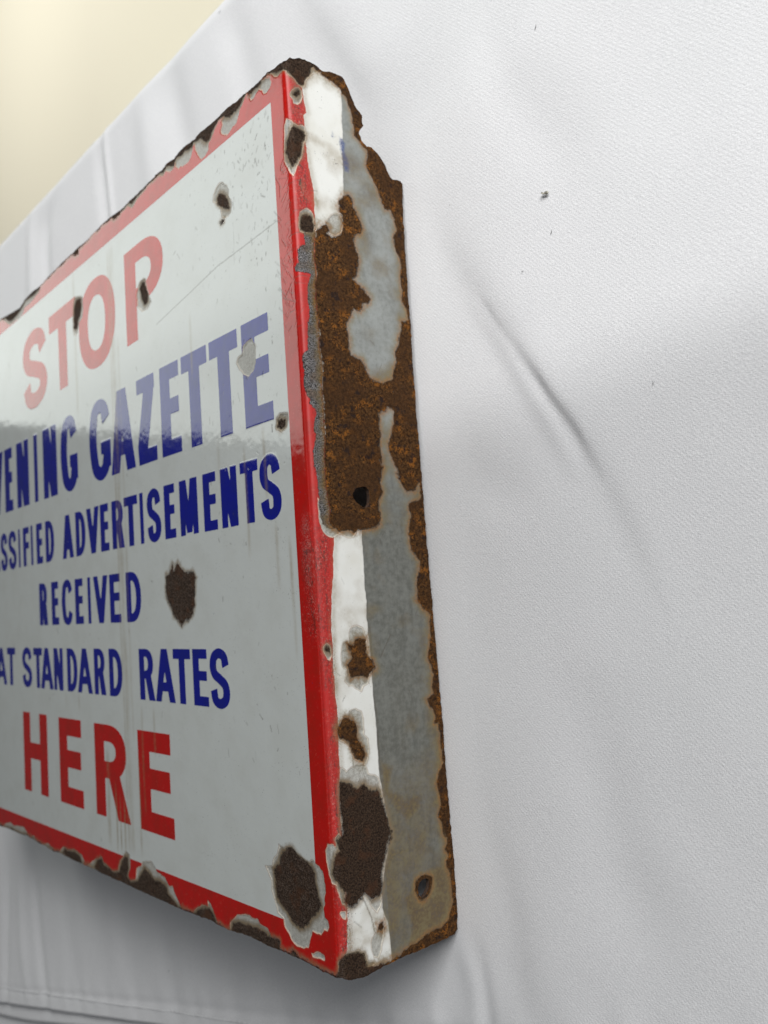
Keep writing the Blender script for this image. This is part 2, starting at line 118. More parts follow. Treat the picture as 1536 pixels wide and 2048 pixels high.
  w1=[[14.4,102.8],[18.5,102.2],[18.7,99.3],[18.5,96.8],[20.4,95.3],[21.8,92.6],[19.2,91.3],[18.3,90.1],[15.0,90.4],[11.0,90.5],[10.8,93.0],[10.6,94.9],[11.9,96.7],[11.7,99.3],[10.3,101.6],[13.1,101.0]],
  w3=[[7.7,78.2],[10.8,76.9],[12.2,74.5],[12.3,71.4],[14.0,68.0],[14.6,65.4],[13.7,63.4],[11.7,64.3],[10.3,66.7],[9.0,69.7],[6.3,71.0],[4.7,72.5],[5.1,75.5],[6.4,77.1]],
  w6=[[15.4,12.5],[17.6,12.5],[18.3,10.7],[17.0,10.1],[15.3,10.9]],
 ),
 B=dict(
  edge=[[3.2,239.4],[8.2,241.2],[7.6,237.8],[7.0,234.5],[7.3,230.7],[6.7,226.1],[6.7,222.9],[6.7,215.0],[7.4,210.4],[7.2,206.1],[7.1,199.3],[7.4,192.7],[6.8,186.0],[7.0,177.7],[6.4,169.5],[5.9,161.3],[6.0,165.2],[6.1,159.1],[6.3,151.6],[6.7,147.1],[6.6,141.6],[8.0,139.5],[6.5,139.5],[4.0,141.0],[2.8,144.0],[2.9,148.2],[2.7,153.0],[2.6,156.0],[1.6,160.4],[2.0,156.2],[1.6,158.8],[1.8,161.7],[1.5,164.6],[2.2,166.6],[2.9,170.5],[2.2,171.4],[2.4,174.1],[3.8,177.5],[3.1,179.0],[1.1,180.5],[1.2,182.1],[-0.0,184.0],[-1.1,186.9],[-0.6,189.7],[-0.8,192.7],[-1.0,196.4],[1.8,198.7],[2.3,205.4],[2.5,208.4],[3.7,209.8],[3.4,216.0],[3.9,222.4],[4.4,224.7],[1.5,225.1],[-1.0,225.5],[-2.0,227.1],[0.2,228.3],[0.2,233.1],[1.8,234.3],[3.7,235.1],[3.1,237.5]],
 ),
 S=dict(
  E=[[-38.3,205.9],[-33.9,205.2],[-33.7,202.8],[-36.5,201.6],[-39.2,202.2],[-40.7,204.6]],
  smudge=[[26.9,248.0],[30.9,245.9],[34.3,241.5],[31.6,239.6],[28.5,242.3],[25.4,243.6]],
  topwhite=[[9.0,297.5],[12.3,300.6],[14.7,299.9],[15.6,297.6],[11.9,295.4],[9.0,293.2],[7.6,291.0],[7.3,293.5]],
  w_a1=[[6.6,276.8],[8.0,276.2],[15.7,273.3],[14.1,271.6],[7.2,272.6],[6.1,273.5]],
  br=[[32.0,23.0],[39.2,23.7],[46.6,24.7],[52.4,23.4],[50.7,3.0],[25.2,-0.6],[29.6,7.0],[25.6,17.9],[29.9,19.8]],
  mid=[[20.9,61.9],[26.2,59.8],[24.3,53.2],[31.6,48.7],[38.3,49.4],[37.8,44.3],[30.9,40.9],[30.1,33.2],[25.8,33.0],[22.8,36.3],[21.8,44.3],[20.9,52.2],[33.3,35.8],[31.0,31.6],[23.6,29.9],[21.5,26.5],[18.7,25.2],[19.2,29.9],[22.4,36.1]],
  w1=[[30.0,164.7],[33.5,166.8],[34.6,160.4],[30.0,156.1]],
  olive=[[29.8,194.6],[39.2,198.6],[40.1,193.7],[35.6,188.9],[29.5,190.4]],
  olive2=[[30.7,174.2],[35.7,175.3],[34.9,172.1],[33.7,167.8],[31.0,167.7]],
 ),
 BL=dict(
  smear=[[21.1,278.6],[22.7,277.9],[23.9,276.4],[23.3,273.8],[24.8,271.4],[25.2,268.5],[24.7,266.0],[22.7,266.0],[21.9,268.2],[21.3,272.6],[20.9,276.1]],
  dot=[[18.3,279.7],[18.9,277.7],[18.3,276.9],[17.6,277.3]],
 ),
 K=[[8.3,270.4],[11.1,271.8],[14.8,270.7],[20.6,270.2],[20.6,263.7],[7.9,261.4]],
 H=[[[18.2,152.8],[21.0,153.5],[22.6,153.6],[23.7,152.4],[24.1,150.2],[23.6,147.4],[22.3,146.3],[20.8,146.5],[18.9,147.6],[17.1,149.1],[16.7,150.9]],[[35.6,21.3],[37.5,21.3],[38.6,20.4],[38.4,18.4],[37.0,16.4],[35.0,15.2],[33.5,16.9],[33.3,18.7],[34.1,20.5]]],
 redend=[[5.9,298.1],[6.5,289.2],[7.6,283.0],[6.2,281.8],[6.3,271.0],[7.1,262.3],[8.5,255.5],[8.3,247.6],[6.9,199.2],[6.8,156.9],[7.6,136.2],[6.1,122.4],[4.5,109.9],[4.1,94.3],[4.7,81.9],[4.6,76.4],[4.3,62.7],[3.5,50.9],[3.6,43.3],[4.0,33.2],[4.0,23.4],[2.9,8.0],[1.8,6.1]],
 grey=[[24.0,302.5],[23.3,293.3],[22.5,277.5],[21.3,257.8],[21.1,226.0],[20.0,172.9],[19.2,137.5],[19.2,107.0],[19.7,80.7],[20.1,66.6],[20.1,57.1],[20.9,52.3],[21.9,45.9],[23.1,37.9],[19.5,28.1],[17.8,21.5],[17.6,16.7],[19.3,12.1],[19.9,4.9],[20.2,-0.9]],
 L=[["S","red",-269.9,-232.7,233.4,233.9,275.7,276.2],["T","red",-228.2,-191.3,233.9,234.4,276.3,276.8],["O","red",-187.8,-144.7,234.5,235.0,276.8,277.4],["P","red",-133.4,-95.7,235.1,235.6,277.5,278.0],["E","blue",-306.3,-292.2,182.1,181.9,219.0,218.9],["N","blue",-285.0,-265.1,181.9,181.6,218.9,218.7],["I","blue",-256.5,-251.1,181.6,181.5,218.7,218.6],["N","blue",-242.6,-222.8,181.4,181.2,218.6,218.5],["G","blue",-217.1,-194.9,181.2,180.9,218.4,218.3],["G","blue",-179.4,-155.2,180.8,180.5,218.2,218.0],["A","blue",-155.2,-129.3,180.5,180.3,218.0,217.9],["Z","blue",-126.6,-108.3,180.2,180.1,217.8,217.7],["E","blue",-103.8,-86.4,180.0,179.8,217.7,217.6],["T","blue",-84.6,-63.7,179.8,179.6,217.6,217.4],["T","blue",-61.7,-40.8,179.6,179.4,217.4,217.3],["E","blue",-37.9,-19.3,179.3,179.1,217.3,217.2],["S","blue",-317.2,-304.9,148.8,148.6,170.2,170.1],["S","blue",-302.9,-289.3,148.6,148.4,170.1,170.0],["I","blue",-285.8,-282.7,148.4,148.3,169.9,169.9],["F","blue",-277.9,-267.6,148.3,148.2,169.9,169.8],["I","blue",-265.2,-262.0,148.1,148.1,169.8,169.7],["E","blue",-256.5,-247.1,148.0,147.9,169.7,169.6],["D","blue",-242.7,-230.2,147.8,147.7,169.5,169.4],["A","blue",-218.8,-203.8,147.5,147.4,169.3,169.2],["D","blue",-200.8,-188.3,147.3,147.2,169.2,169.0],["V","blue",-186.8,-171.5,147.1,147.0,169.0,168.9],["E","blue",-170.3,-160.5,146.9,146.8,168.9,168.8],["R","blue",-157.0,-143.9,146.8,146.6,168.7,168.6],["T","blue",-143.6,-129.7,146.6,146.4,168.6,168.5],["I","blue",-127.5,-124.1,146.4,146.4,168.5,168.4],["S","blue",-120.5,-107.6,146.3,146.2,168.4,168.3],["E","blue",-104.5,-94.8,146.1,146.0,168.3,168.2],["M","blue",-90.9,-76.1,145.9,145.8,168.1,168.0],["E","blue",-71.6,-61.2,145.7,145.6,167.9,167.9],["N","blue",-58.0,-46.2,145.5,145.4,167.8,167.7],["T","blue",-43.7,-31.6,145.4,145.2,167.7,167.6],["S","blue",-30.7,-17.5,145.2,145.0,167.6,167.4],["R","blue",-254.6,-242.3,115.2,115.0,137.4,137.2],["E","blue",-236.6,-226.5,114.9,114.8,137.1,136.9],["C","blue",-222.2,-207.8,114.7,114.5,136.8,136.6],["E","blue",-204.3,-193.9,114.4,114.3,136.5,136.3],["I","blue",-188.3,-184.7,114.2,114.1,136.2,136.2],["V","blue",-181.2,-164.4,114.1,113.8,136.1,135.8],["E","blue",-162.5,-150.6,113.8,113.6,135.8,135.6],["D","blue",-144.6,-129.6,113.5,113.3,135.5,135.2],["T","blue",-310.6,-296.3,82.8,82.6,104.0,103.8],["S","blue",-284.5,-269.2,82.5,82.3,103.7,103.5],["T","blue",-266.4,-253.0,82.2,82.0,103.4,103.3],["A","blue",-255.8,-237.3,82.1,81.8,103.3,103.1],["N","blue",-236.3,-223.5,81.8,81.6,103.0,102.9],["D","blue",-217.9,-204.4,81.6,81.4,102.8,102.6],["A","blue",-204.6,-186.0,81.4,81.1,102.6,102.4],["R","blue",-183.7,-170.2,81.1,80.9,102.4,102.2],["D","blue",-166.3,-151.9,80.8,80.6,102.2,102.0],["R","blue",-134.3,-119.8,80.3,80.1,101.8,101.7],["A","blue",-119.4,-101.6,80.1,79.9,101.7,101.5],["T","blue",-102.7,-88.0,79.9,79.7,101.5,101.4],["E","blue",-86.2,-74.4,79.7,79.5,101.4,101.2],["S","blue",-72.8,-58.4,79.5,79.3,101.2,101.1],["H","red",-285.9,-248.9,26.6,26.4,68.8,68.4],["E","red",-232.0,-201.6,26.3,26.1,68.2,68.0],["R","red",-186.4,-148.8,26.1,25.9,67.8,67.5],["E","red",-139.0,-107.5,25.8,25.6,67.4,67.1]],
)
# ---------------------------------------------------------------- helpers
def tag(o, label=None, cat=None, group=None, kind=None):
    if label: o['label'] = label
    if cat: o['category'] = cat
    if group: o['group'] = group
    if kind: o['kind'] = kind
    return o

def grid_noise(seed):
    r = np.random.RandomState(seed); tab = r.rand(256, 256)
    def f(x, y):
        xi = np.floor(x).astype(int); yi = np.floor(y).astype(int)
        fx = x-xi; fy = y-yi; fx = fx*fx*(3-2*fx); fy = fy*fy*(3-2*fy)
        a = tab[xi & 255, yi & 255]; b = tab[(xi+1) & 255, yi & 255]; c = tab[xi & 255, (yi+1) & 255]; d = tab[(xi+1) & 255, (yi+1) & 255]
        return (a*(1-fx)+b*fx)*(1-fy)+(c*(1-fx)+d*fx)*fy
    return f
_N = [grid_noise(i+3) for i in range(6)]
def fbm(x, y, scale, oct=3, k=0):
    v = 0; amp = 1; tot = 0
    for i in range(oct):
        v = v+amp*(_N[(k+i) % 6](x/scale*(2**i)+17.3*i, y/scale*(2**i)+5.1*i)-0.5); tot += amp; amp *= 0.55
    return v/tot*2          # about -1..1
def sstep(a, b, x):
    t = np.clip((x-a)/(b-a), 0, 1); return t*t*(3-2*t)

def seg_dist(px, py, pts, closed=True):
    d2 = np.full(px.shape, 1e12); n = len(pts)
    for i in range(n if closed else n-1):
        ax, ay = pts[i]; bx, by = pts[(i+1) % n]
        ex, ey = bx-ax, by-ay; L = ex*ex+ey*ey+1e-12
        t = np.clip(((px-ax)*ex+(py-ay)*ey)/L, 0, 1)
        d2 = np.minimum(d2, (px-ax-t*ex)**2+(py-ay-t*ey)**2)
    return np.sqrt(d2)
def inside(px, py, pts):
    c = np.zeros(px.shape, bool); n = len(pts); j = n-1
    for i in range(n):
        xi, yi = pts[i]; xj, yj = pts[j]
        if yi != yj:
            c ^= ((yi > py) != (yj > py)) & (px < (xj-xi)*(py-yi)/(yj-yi)+xi)
        j = i
    return c
def sdf(px, py, pts):
    d = seg_dist(px, py, pts); return np.where(inside(px, py, pts), d, -d)

class NT:
    """small helper to write node trees"""
    def __init__(s, name):
        s.m = bpy.data.materials.new(name); s.m.use_nodes = True; s.t = s.m.node_tree
        s.p = s.t.nodes['Principled BSDF']; s.out = s.t.nodes['Material Output']
    def n(s, kind, **kw):
        nd = s.t.nodes.new(kind)
        for k, v in kw.items():
            if k.startswith('i_'): s.put(nd.inputs[int(k[2:])], v)
            else: setattr(nd, k, v)
        return nd
    def put(s, sock, v):
        if hasattr(v, 'is_output') or isinstance(v, bpy.types.NodeSocket): s.t.links.new(v, sock)
        elif isinstance(v, (tuple, list)) and sock.type == 'RGBA' and len(v) == 3: sock.default_value = (*v, 1)
        else: sock.default_value = v
    def math(s, op, a, b=0.0, c=0.0, clamp=False):
        nd = s.t.nodes.new('ShaderNodeMath'); nd.operation = op; nd.use_clamp = clamp
        s.put(nd.inputs[0], a); s.put(nd.inputs[1], b); s.put(nd.inputs[2], c); return nd.outputs[0]
    def ss(s, x, lo, hi, a=0.0, b=1.0):
        nd = s.t.nodes.new('ShaderNodeMapRange'); nd.interpolation_type = 'SMOOTHSTEP'
        s.put(nd.inputs[0], x); s.put(nd.inputs[1], lo); s.put(nd.inputs[2], hi); s.put(nd.inputs[3], a); s.put(nd.inputs[4], b); return nd.outputs[0]
    def mix(s, f, a, b):
        nd = s.t.nodes.new('ShaderNodeMix'); nd.data_type = 'RGBA'
        s.put(nd.inputs[0], f); s.put(nd.inputs[6], a); s.put(nd.inputs[7], b); return nd.outputs[2]
    def mixf(s, f, a, b):
        nd = s.t.nodes.new('ShaderNodeMix'); nd.data_type = 'FLOAT'
        s.put(nd.inputs[0], f); s.put(nd.inputs[2], a); s.put(nd.inputs[3], b); return nd.outputs[0]
    def attr(s, name):
        return s.n('ShaderNodeAttribute', attribute_name=name).outputs['Fac']
    def noise(s, vec, scale, detail=4, rough=0.55, dist=0.0):
        nd = s.n('ShaderNodeTexNoise'); s.put(nd.inputs['Vector'], vec); nd.inputs['Scale'].default_value = scale
        nd.inputs['Detail'].default_value = detail; nd.inputs['Roughness'].default_value = rough; nd.inputs['Distortion'].default_value = dist
        return nd.outputs[0]

# ---------------------------------------------------------------- the enamel material
def enamel_material():
    t = NT('enamelled_steel')
    P = t.n('ShaderNodeTexCoord').outputs['Object']
    fine = t.noise(P, 2600, 3); mid = t.noise(P, 900, 5, 0.62); big = t.noise(P, 170, 4); grit = t.noise(P, 1700, 5, 0.72); patch = t.noise(P, 60, 3)
    vor = t.n('ShaderNodeTexVoronoi'); t.put(vor.inputs['Vector'], P); vor.inputs['Scale'].default_value = 900
    A = {k: t.attr(k) for k in ('chip', 'rustd', 'rustw', 'bare', 'red', 'blue', 'grey', 'stain', 'scr', 'smear', 'speck', 'worn', 'dirt', 'strip', 'pale')}
    mm = lambda x, k: t.math('MULTIPLY_ADD', t.math('SUBTRACT', x, 0.5), k, 0.0)
    j1 = t.math('ADD', mm(mid, 1.5), mm(grit, 0.8))
    # paint layers
    white = t.mix(t.ss(patch, 0.4, 0.75), (0.50, 0.525, 0.51), (0.475, 0.495, 0.475))
    white = t.mix(t.math('MULTIPLY', t.ss(grit, 0.56, 0.70), 0.22), white, (0.50, 0.48, 0.42))
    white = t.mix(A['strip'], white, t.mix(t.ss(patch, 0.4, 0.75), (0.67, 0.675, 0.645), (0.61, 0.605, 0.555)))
    red = t.mix(t.ss(big, 0.35, 0.7), (0.42, 0.0035, 0.001), (0.35, 0.007, 0.002))
    red = t.mix(t.math('MULTIPLY', t.ss(mid, 0.60, 0.72), 0.35), red, (0.60, 0.10, 0.07))
    blue = t.mix(t.ss(big, 0.4, 0.75), (0.002, 0.006, 0.21), (0.004, 0.009, 0.17))
    mps = t.n('ShaderNodeMapping'); t.put(mps.inputs[0], P); mps.inputs['Scale'].default_value = (1, .16, 1)
    strk = t.noise(mps.outputs[0], 330, 4, .6)
    gm = t.math('ADD', t.math('MULTIPLY', strk, .35), t.math('MULTIPLY', t.noise(P, 480, 5, .65), .65))
    grey = t.mix(t.ss(gm, 0.36, 0.64), (0.088, 0.090, 0.078), (0.150, 0.154, 0.138))
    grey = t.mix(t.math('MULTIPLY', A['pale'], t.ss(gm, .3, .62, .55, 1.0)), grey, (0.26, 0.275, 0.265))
    grey = t.mix(t.math('MULTIPLY', t.ss(grit, 0.58, 0.74), 0.55), grey, (0.06, 0.06, 0.058))
    grey = t.mix(t.math('MULTIPLY', t.ss(fine, 0.6, 0.72), 0.5), grey, (0.10, 0.10, 0.09))
    grey = t.mix(t.math('MULTIPLY', t.ss(t.noise(P, 70, 2), .5, .75), 0.25), grey, (0.19, 0.20, 0.19))
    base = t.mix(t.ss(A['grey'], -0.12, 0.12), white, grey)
    edge = t.math('MULTIPLY', t.ss(A['grey'], -1.2, -0.2), t.ss(A['grey'], 0.35, 0.0))
    base = t.mix(t.math('MULTIPLY', edge, 0.55), base, (0.80, 0.80, 0.77))
    base = t.mix(t.ss(A['red'], -0.1, 0.1), base, red)
    base = t.mix(t.ss(A['blue'], -0.1, 0.1), base, blue)
    # dark blue over-spray and smear
    sm = t.ss(t.math('ADD', A['smear'], mm(mid, 1.6)), -0.5, 1.1)
    base = t.mix(t.math('MULTIPLY', sm, t.ss(fine, 0.30, 0.5)), base, (0.045, 0.075, 0.20))
    spk = t.ss(t.math('ADD', t.noise(P, 1700, 4, .7, .4), t.math('MULTIPLY', A['speck'], 0.16)), 0.66, 0.72)
    base = t.mix(spk, base, (0.025, 0.03, 0.085))
    # worn border: pits and pinkish scuffs
    wr = A['worn']
    base = t.mix(t.math('MULTIPLY', wr, t.ss(t.math('ADD', grit, mm(mid, 0.5)), 0.55, 0.64)), base, (0.44, 0.17, 0.14))
    base = t.mix(t.math('MULTIPLY', wr, t.ss(t.math('SUBTRACT', fine, mm(mid, 0.9)), 0.56, 0.66)), base, (0.045, 0.02, 0.016))
    mpp = t.n('ShaderNodeMapping'); t.put(mpp.inputs[0], P); mpp.inputs['Scale'].default_value = (1, .38, 1)
    pit2 = t.noise(mpp.outputs[0], 900, 4, .6)
    base = t.mix(t.math('MULTIPLY', t.math('MULTIPLY', wr, t.ss(A['red'], 0.0, 0.2)), t.ss(pit2, 0.56, 0.63)), base, (0.07, 0.018, 0.012))
    # dirt specks everywhere, nicks and scratches
    pits = t.math('MULTIPLY', t.ss(vor.outputs['Distance'], 0.16, 0.08), t.ss(t.noise(P, 75, 2), 0.52, 0.66))
    base = t.mix(t.math('MULTIPLY', pits, 0.75), base, (0.05, 0.035, 0.03))
    base = t.mix(t.math('MULTIPLY', A['scr'], t.ss(fine, 0.30, 0.52)), base, (0.075, 0.065, 0.05))
    # rusty run-off
    st = t.math('MULTIPLY', A['stain'], t.ss(t.math('ADD', mid, mm(big, 0.8)), 0.12, 0.72, 0.35, 1.0))
    st = t.math('MINIMUM', st, 1.0)
    stc = t.mix(t.ss(mid, 0.35, 0.68), (0.20, 0.135, 0.055), (0.25, 0.20, 0.115))
    stc = t.mix(t.ss(A['grey'], -0.1, 0.1), stc, t.mix(t.ss(t.math('ADD', mid, mm(big, .8)), 0.3, 0.68), (0.085, 0.046, 0.015), (0.145, 0.112, 0.050)))
    base = t.mix(t.math('MINIMUM', t.math('MULTIPLY', st, t.mixf(t.ss(A['grey'], -0.1, 0.1), 0.85, 1.15)), 0.95), base, stc)
    # chips: broken glass rim, grey ground coat
    ch = t.math('ADD', A['chip'], mm(mid, 0.35))
    ground = t.mix(t.ss(mid, 0.35, 0.7), (0.44, 0.435, 0.40), (0.30, 0.29, 0.26))
    ring = t.math('SINE', t.math('MULTIPLY', t.math('ADD', A['chip'], mm(big, 1.0)), 8.5))
    ground = t.mix(t.math('MULTIPLY', t.ss(ring, .2, 1.0), .35), ground, (0.23, 0.225, 0.20))
    dk = t.math('ADD', t.math('MAXIMUM', A['rustd'], A['rustw']), mm(grit, 1.4))
    ground = t.mix(t.ss(dk, -2.4, 0.2), ground, (0.16, 0.135, 0.10))
    ground = t.mix(t.math('MULTIPLY', t.ss(fine, 0.60, 0.72), t.ss(big, 0.4, 0.6)), ground, (0.10, 0.09, 0.08))
    rim = t.mix(t.ss(A['red'], -0.2, 0.2), (0.60, 0.56, 0.47), (0.62, 0.40, 0.30))
    ground = t.mix(t.ss(ch, 0.42, 0.12), ground, rim)
    cm = t.ss(ch, -0.05, 0.08)
    col = t.mix(cm, base, ground)
    halo = t.math('MULTIPLY', t.ss(ch, -0.45, -0.02), t.math('SUBTRACT', 1.0, cm))
    col = t.mix(t.math('MULTIPLY', halo, 0.38), col, (0.22, 0.10, 0.06))
    # bare, speckled steel along the bend
    br = t.math('ADD', A['bare'], j1)
    steel = t.mix(t.ss(fine, 0.40, 0.60), (0.030, 0.027, 0.027), (0.24, 0.23, 0.23))
    steel = t.mix(t.ss(big, 0.45, 0.62), steel, t.mix(t.ss(grit, 0.4, 0.6), (0.06, 0.045, 0.04), (0.20, 0.16, 0.13)))
    brm = t.ss(br, -0.1, 0.25)
    col = t.mix(brm, col, steel)
    # rust
    rd = t.math('ADD', A['rustd'], t.math('ADD', t.math('MULTIPLY', j1, 1.1), mm(fine, 1.1))); rdm = t.ss(rd, -0.45, 0.4)
    dcol = t.mix(t.ss(grit, 0.36, 0.64), (0.012, 0.007, 0.005), (0.062, 0.038, 0.024))
    dcol = t.mix(t.math('MULTIPLY', t.ss(t.math('ADD', fine, mm(grit, .5)), 0.47, 0.64), t.mixf(A['strip'], 0.62, 0.15)), dcol, (0.125, 0.097, 0.082))
    dcol = t.mix(t.math('MULTIPLY', t.ss(big, 0.52, 0.68), 0.6), dcol, (0.075, 0.034, 0.018))
    rw = t.math('ADD', A['rustw'], t.math('ADD', t.math('MULTIPLY', j1, 0.9), mm(fine, 0.7))); rwm = t.ss(rw, -0.3, 0.4)
    wcol = t.mix(t.ss(t.math('ADD', t.math('MULTIPLY', mid, .6), t.math('MULTIPLY', grit, .4)), 0.40, 0.60), (0.024, 0.012, 0.006), (0.112, 0.052, 0.018))
    org = t.math('MULTIPLY', t.ss(t.math('ADD', grit, mm(t.noise(P, 260, 3), 1.1)), 0.56, 0.70), 0.85)
    zone = t.noise(P, 75, 3)
    org = t.math('MULTIPLY', org, t.ss(zone, .40, .58, .15, 1.0))
    wcol = t.mix(t.ss(zone, .58, .40), wcol, t.mix(t.ss(mid, .3, .7), (0.038, 0.019, 0.009), (0.082, 0.038, 0.015)))
    wcol = t.mix(org, wcol, (0.27, 0.10, 0.018))
    wcol = t.mix(t.math('MULTIPLY', t.ss(t.noise(P, 240, 4, 0.6), 0.58, 0.66), 0.8), wcol, (0.020, 0.014, 0.014))
    wcol = t.mix(t.math('MULTIPLY', t.ss(fine, 0.64, 0.74), 0.3), wcol, (0.30, 0.22, 0.14))
    # thin orange bleed at the edge of the rust
    bleed = t.math('MULTIPLY', t.math('POWER', t.ss(t.math('ADD', A['rustw'], t.math('ADD', j1, mm(big, 3.2))), -4.6, 0.4), 1.7), t.math('SUBTRACT', 1.0, rwm))
    col = t.mix(t.math('MULTIPLY', bleed, t.ss(mid, 0.25, 0.7, 0.5, 0.95)), col, t.mix(t.ss(A['rustw'], -2.2, -0.2), (0.165, 0.135, 0.062), t.mix(t.ss(grit, 0.4, 0.62), (0.15, 0.080, 0.024), (0.29, 0.125, 0.022))))
    bleed2 = t.math('MULTIPLY', t.ss(rd, -2.4, 0.1), t.math('MULTIPLY', t.math('SUBTRACT', 1.0, rdm), 0.8))
    col = t.mix(bleed2, col, t.mix(t.ss(mid, .35, .65), (0.21, 0.13, 0.055), (0.17, 0.135, 0.085)))
    col = t.mix(rwm, col, wcol)
    col = t.mix(rdm, col, dcol)
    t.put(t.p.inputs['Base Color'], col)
    rough_any = t.math('MAXIMUM', t.math('MAXIMUM', rwm, rdm), brm)
    ro = t.math('ADD', t.ss(mid, 0.3, 0.8, 0.075, 0.125), t.math('MULTIPLY', A['dirt'], 0.22))
    ro = t.mixf(t.math('MULTIPLY', t.ss(A['grey'], -0.1, 0.1), t.ss(A['red'], 0.0, -0.2)), ro, 0.32)
    ro = t.mixf(t.math('MULTIPLY', wr, 0.6), ro, 0.42)
    ro = t.mixf(cm, ro, 0.30); ro = t.mixf(rough_any, ro, 0.78)
    t.put(t.p.inputs['Roughness'], ro)
    t.p.inputs['IOR'].default_value = 1.55
    t.put(t.p.inputs['Specular IOR Level'], t.mixf(rough_any, 0.5, 0.06))
    hgt = t.math('MULTIPLY', t.math('ADD', t.math('MULTIPLY', grit, 0.8), t.math('MULTIPLY', fine, 0.5)), t.math('MAXIMUM', rough_any, t.math('MULTIPLY', cm, 0.22)))
    hgt = t.math('ADD', hgt, t.math('MULTIPLY', A['scr'], -0.07))
    hgt = t.math('ADD', hgt, t.math('MULTIPLY', t.noise(P, 150, 2), 0.095))
    hgt = t.math('ADD', hgt, t.math('MULTIPLY', t.math('MULTIPLY', wr, grit), 0.35))
    b = t.n('ShaderNodeBump'); b.inputs['Strength'].default_value = 0.85; b.inputs['Distance'].default_value = 0.0010
    t.put(b.inputs['Height'], hgt); t.put(t.p.inputs['Normal'], b.outputs[0])
    return t.m

def steel_material():
    t = NT('rusty_steel'); P = t.n('ShaderNodeTexCoord').outputs['Object']
    g = t.noise(P, 1500, 5, 0.7); b = t.noise(P, 200, 3)
    c = t.mix(t.ss(g, 0.35, 0.68), (0.018, 0.012, 0.010), (0.085, 0.042, 0.022))
    t.put(t.p.inputs['Base Color'], t.mix(t.math('MULTIPLY', t.ss(b, 0.55, 0.7), 0.5), c, (0.15, 0.065, 0.02)))
    t.p.inputs['Roughness'].default_value = 0.85
    bp = t.n('ShaderNodeBump'); bp.inputs['Strength'].default_value = 0.8; bp.inputs['Distance'].default_value = 0.0006
    t.put(bp.inputs['Height'], g); t.put(t.p.inputs['Normal'], bp.outputs[0]); return t.m

# ---------------------------------------------------------------- letters
def arcpts(cx, cy, rx_, ry_, a0, a1, n=14, e=2.25):
    out = []
    for i in range(n+1):
        a = math.radians(a0+(a1-a0)*i/n); c, s = math.cos(a), math.sin(a)
        out.append((cx+rx_*math.copysign(abs(c)**(2/e), c), cy+ry_*math.copysign(abs(s)**(2/e), s)))
    return out
def rect(x0, y0, x1, y1): return [(x0, y0), (x1, y0), (x1, y1), (x0, y1)]
def catmull(p, n=6):
    out = []
    q = [(2*p[0][0]-p[1][0], 2*p[0][1]-p[1][1])]+p+[(2*p[-1][0]-p[-2][0], 2*p[-1][1]-p[-2][1])]
    for i in range(1, len(q)-2):
        for k in range(n):
            t = k/n; o = []
            for d in (0, 1):
                a, b, c, e = q[i-1][d], q[i][d], q[i+1][d], q[i+2][d]
                o.append(0.5*(2*b+(c-a)*t+(2*a-5*b+4*c-e)*t*t+(3*b-a-3*c+e)*t**3))
            out.append(tuple(o))
    out.append(p[-1]); return out
def stroke(norm, w, h, a, b, taper=True):
    c = catmull([(a/2+x*(w-a), b/2+y*(h-b)) for x, y in norm]); L = []; Rr = []
    for i, (x, y) in enumerate(c):
        x0, y0 = c[max(i-1, 0)]; x1, y1 = c[min(i+1, len(c)-1)]
        dx, dy = x1-x0, y1-y0; l = math.hypot(dx, dy)+1e-9; nx, ny = -dy/l, dx/l
        hw = 0.5*math.sqrt((nx*a)**2+(ny*b)**2)
        L.append((x+nx*hw, y+ny*hw)); Rr.append((x-nx*hw, y-ny*hw))
    return L+Rr[::-1]
